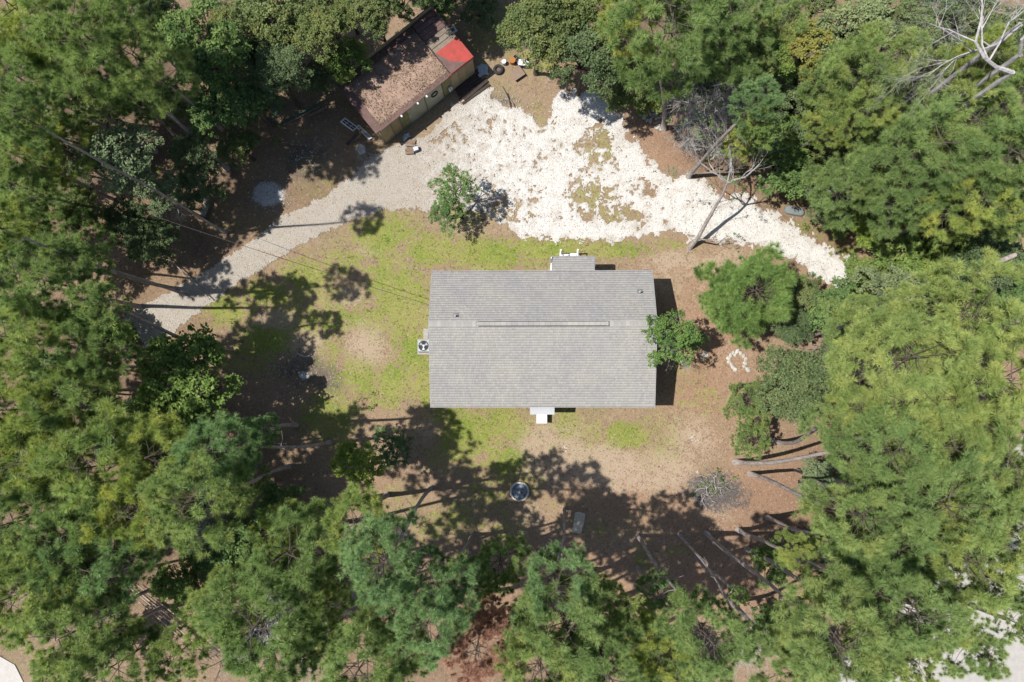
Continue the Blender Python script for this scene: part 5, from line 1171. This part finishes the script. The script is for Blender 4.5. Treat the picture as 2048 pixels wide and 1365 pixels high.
for q in ((1400,215,4,1.8,brp,'pale tangled brush right of the leaning pine trunk'),(1440,165,5,1.7,brp,'pale bare brush between the big top pine and the blue green pine'),(1430,265,1.5,1.3,brm,'grey bare brush above the snapped trunk'),(1480,145,3,1.0,brp,'thin bare twigs above the blue green pine'),(1420,300,3,1.3,brp,'thin pale brush beside the snapped trunk'),
          (215,215,4,1.5,brm,'brown grey dead brush among the upper left pines'),(170,240,4,1.2,brm,'second brown brush left of the dead brush at upper left'),(200,180,4,1.2,brm,'dead brush under the small yellow pine'),(270,270,3,.7,brp,'bleached twigs on the top of the light olive tree'),(330,400,4,.7,brp,'bleached twigs in the grey green tree'),
          (730,1195,5,1.3,brp,'bare grey brush lying in the gap between the bottom left pines'),(460,1330,11,1.9,brp,'pale grey brush at the bottom edge left of centre'),(525,1345,11,1.7,brp,'pale grey brush cut by the bottom edge'),(420,1345,11,1.4,brp,'pale brush right of the lime bottom pine'),
          (1550,1310,6,1.5,brp,'fallen bare brush at the bottom edge among the lower right pines'),(335,1085,8,1.2,brp,'grey thicket in the lower left forest'),(470,1045,3,1.0,brm,'thin grey twigs under the blue green pine at left'),(800,1065,2,.6,brp,'bare pale branch tip at the bent trunk'),
          (1640,720,2.5,.8,brp,'pale twigs in the dark oak right of the stones'),(1120,30,5,1.0,brp,'pale bare branches on the olive oak at the top'),(1360,705,3,.8,brp,'bare twigs in the tree beside the house'),(1820,600,3,.9,brp,'pale bare twigs over the grey green thicket'),(1640,640,1.5,1.0,brm,'bare twigs in the shrubs right of the young pine'),
          (1640,690,1,.9,brm,'bare low brush under the thicket right of the young pine')):
    brush(*q[:6], k=q[0] % 3)
# logs
for (a, b, c, d, r_, lab) in ((402,440,414,395,.2,'thick fallen log end left of the ash patch'),(1960,545,2030,510,.14,'pale fallen limb on the right edge oak'),(280,470,420,600,.04,'thin pole fallen in the shade left of the drive')):
    A, B = at(a, b, .25 if r_ > .15 else .1), at(c, d, .3); 
    if a == 1960: A.z = B.z = 6; A, B = at(a, b, 7.6), at(c, d, 7.2)
    mb = MB(); mid = (A+B)/2+Vector((.1, .1, .03)); mb.tube([A, mid, B], [r_, r_*.92, r_*.8], M['bark'], 9); tag(mb.build('log', smooth=True), lab, 'log')
# the pile of clippings in the lower right yard
p = at(1420, 975); e = empty('brush_pile', (p.x, p.y, 0)); tag(e, 'low pile of cut sticks and greenery on the ash patch in the lower right yard', 'brush pile')
for i in range(44):
    a = rng.uniform(0, 6.28); L = rng.uniform(.3, 1.0); x0, y0 = rng.gauss(0, .45), rng.gauss(0, .35); z0 = rng.uniform(.03, .16)
    mb = MB(); mb.tube([(x0, y0, z0), (x0+L*.5*math.cos(a), y0+L*.5*math.sin(a), z0+.06), (x0+L*math.cos(a+.3), y0+L*math.sin(a+.3), z0)], [.018, .015, .006], M['bark_pale' if i % 2 else 'twig'], 5); mb.build('stick', e)
cp = np.random.RandomState(4).normal(0, 1, (24, 3))*[.4, .35, .03]+[-.1, 0, .1]
tag(link('clippings', leaf_mesh('clippings', cp, np.full(24, .10), np.full(24, .4), 9, np.random.RandomState(5), M['green'], .06), e), kind='stuff')
# curved bleached branch on the charred patch and the white chips round it
mb = MB(); mb.tube([at(595,707,.06), at(602,711,.08), at(610,714,.1), at(618,712,.09), at(624,708,.06)], [.03, .045, .05, .04, .02], M['bark_pale'], 7)
tag(mb.build('bleached_branch', smooth=True), 'short curved bleached branch on the charred patch of the yard', 'branch')
def chips(cx, cy, sx_, sy_, n, lab, rmin, rmax, name='rubble'):
    x = np.array([at(cx+rng.gauss(0, sx_), cy+rng.gauss(0, sy_)) for _ in range(n)]); s = nrg.uniform(rmin, rmax, n); rot = nrg.uniform(0, 6.28, n); c, sn = np.cos(rot), np.sin(rot)
    Vv = np.zeros((n, 6, 3)); Vv[..., 0] = x[:, :1]+s[:, None]*(c[:, None]*oc[:, 0]-sn[:, None]*oc[:, 1]*.6); Vv[..., 1] = x[:, 1:2]+s[:, None]*(sn[:, None]*oc[:, 0]+c[:, None]*oc[:, 1]*.6); Vv[..., 2] = .02+s[:, None]*oc[:, 2]*.7
    tag(link(name, np_mesh(name, Vv.reshape(-1, 3), (of[None]+np.arange(n)[:, None, None]*6).reshape(-1, 3), M['stone'])), lab, 'rubble', kind='stuff')
chips(605, 750, 38, 34, 150, 'small white chips strewn over the charred patch of the yard', .015, .06)
chips(560, 735, 14, 26, 50, 'white chips along the left side of the charred patch', .015, .05)
chips(612, 305, 26, 22, 110, 'pale chips over the old burn pile left of the shed', .02, .07)
chips(535, 390, 20, 17, 160, 'white ash lumps in the bright ash patch by the drive', .02, .07)
chips(1020, 205, 30, 12, 60, 'broken chips on the charred edge of the gravel', .02, .06)
# weeds: loose leaf sprays hugging the ground at the forest edge
WEED = [(1480,330,60,40,.6),(1640,380,70,50,.9),(1740,450,60,40,.9),(1800,470,60,40,.9),(1840,520,110,70,1),(1700,560,50,40,.8),(1720,520,30,20,.6),(1950,500,120,80,1),(1300,200,60,30,.7),(1240,160,70,50,.7),(1600,300,90,60,.8),(1660,200,140,90,.6),(1850,350,200,120,.5),(1900,100,200,120,.4),
        (1640,620,60,60,.4),(1100,90,80,40,.35),(430,250,120,80,.4),(300,500,80,60,.3),(420,700,60,40,.5),(700,820,60,50,.25),(1560,1130,60,50,.45),(1080,1240,60,50,.5),(500,1080,90,60,.5),(560,270,40,30,.3),(350,350,100,60,.35),(640,170,50,30,.3),(1420,960,40,20,.3)]
def wm(x, y, u, v): return blobs(u, v, WEED, fbm(x, y, .9, 3, 71))*(~inside_poly(u, v, GRAV))*np.clip(fbm(x, y, 1.5, 3, 72)*2.4-.6, 0, 1)
x, y = scatter(4200, wm, (-34, -22), (36, 32))
hgt = .08+.55*fbm(x, y, .5, 3, 73)**1.5
me = leaf_mesh('ground_cover', np.stack([x, y, hgt*nrg.uniform(.3, 1, len(x))], -1), nrg.uniform(.12, .28, len(x)), nrg.rand(len(x)), 18, np.random.RandomState(9), M['lush'], .06)
tag(link('ground_cover', me), 'low leafy weeds and vines covering the forest edge', 'ground cover', kind='stuff')
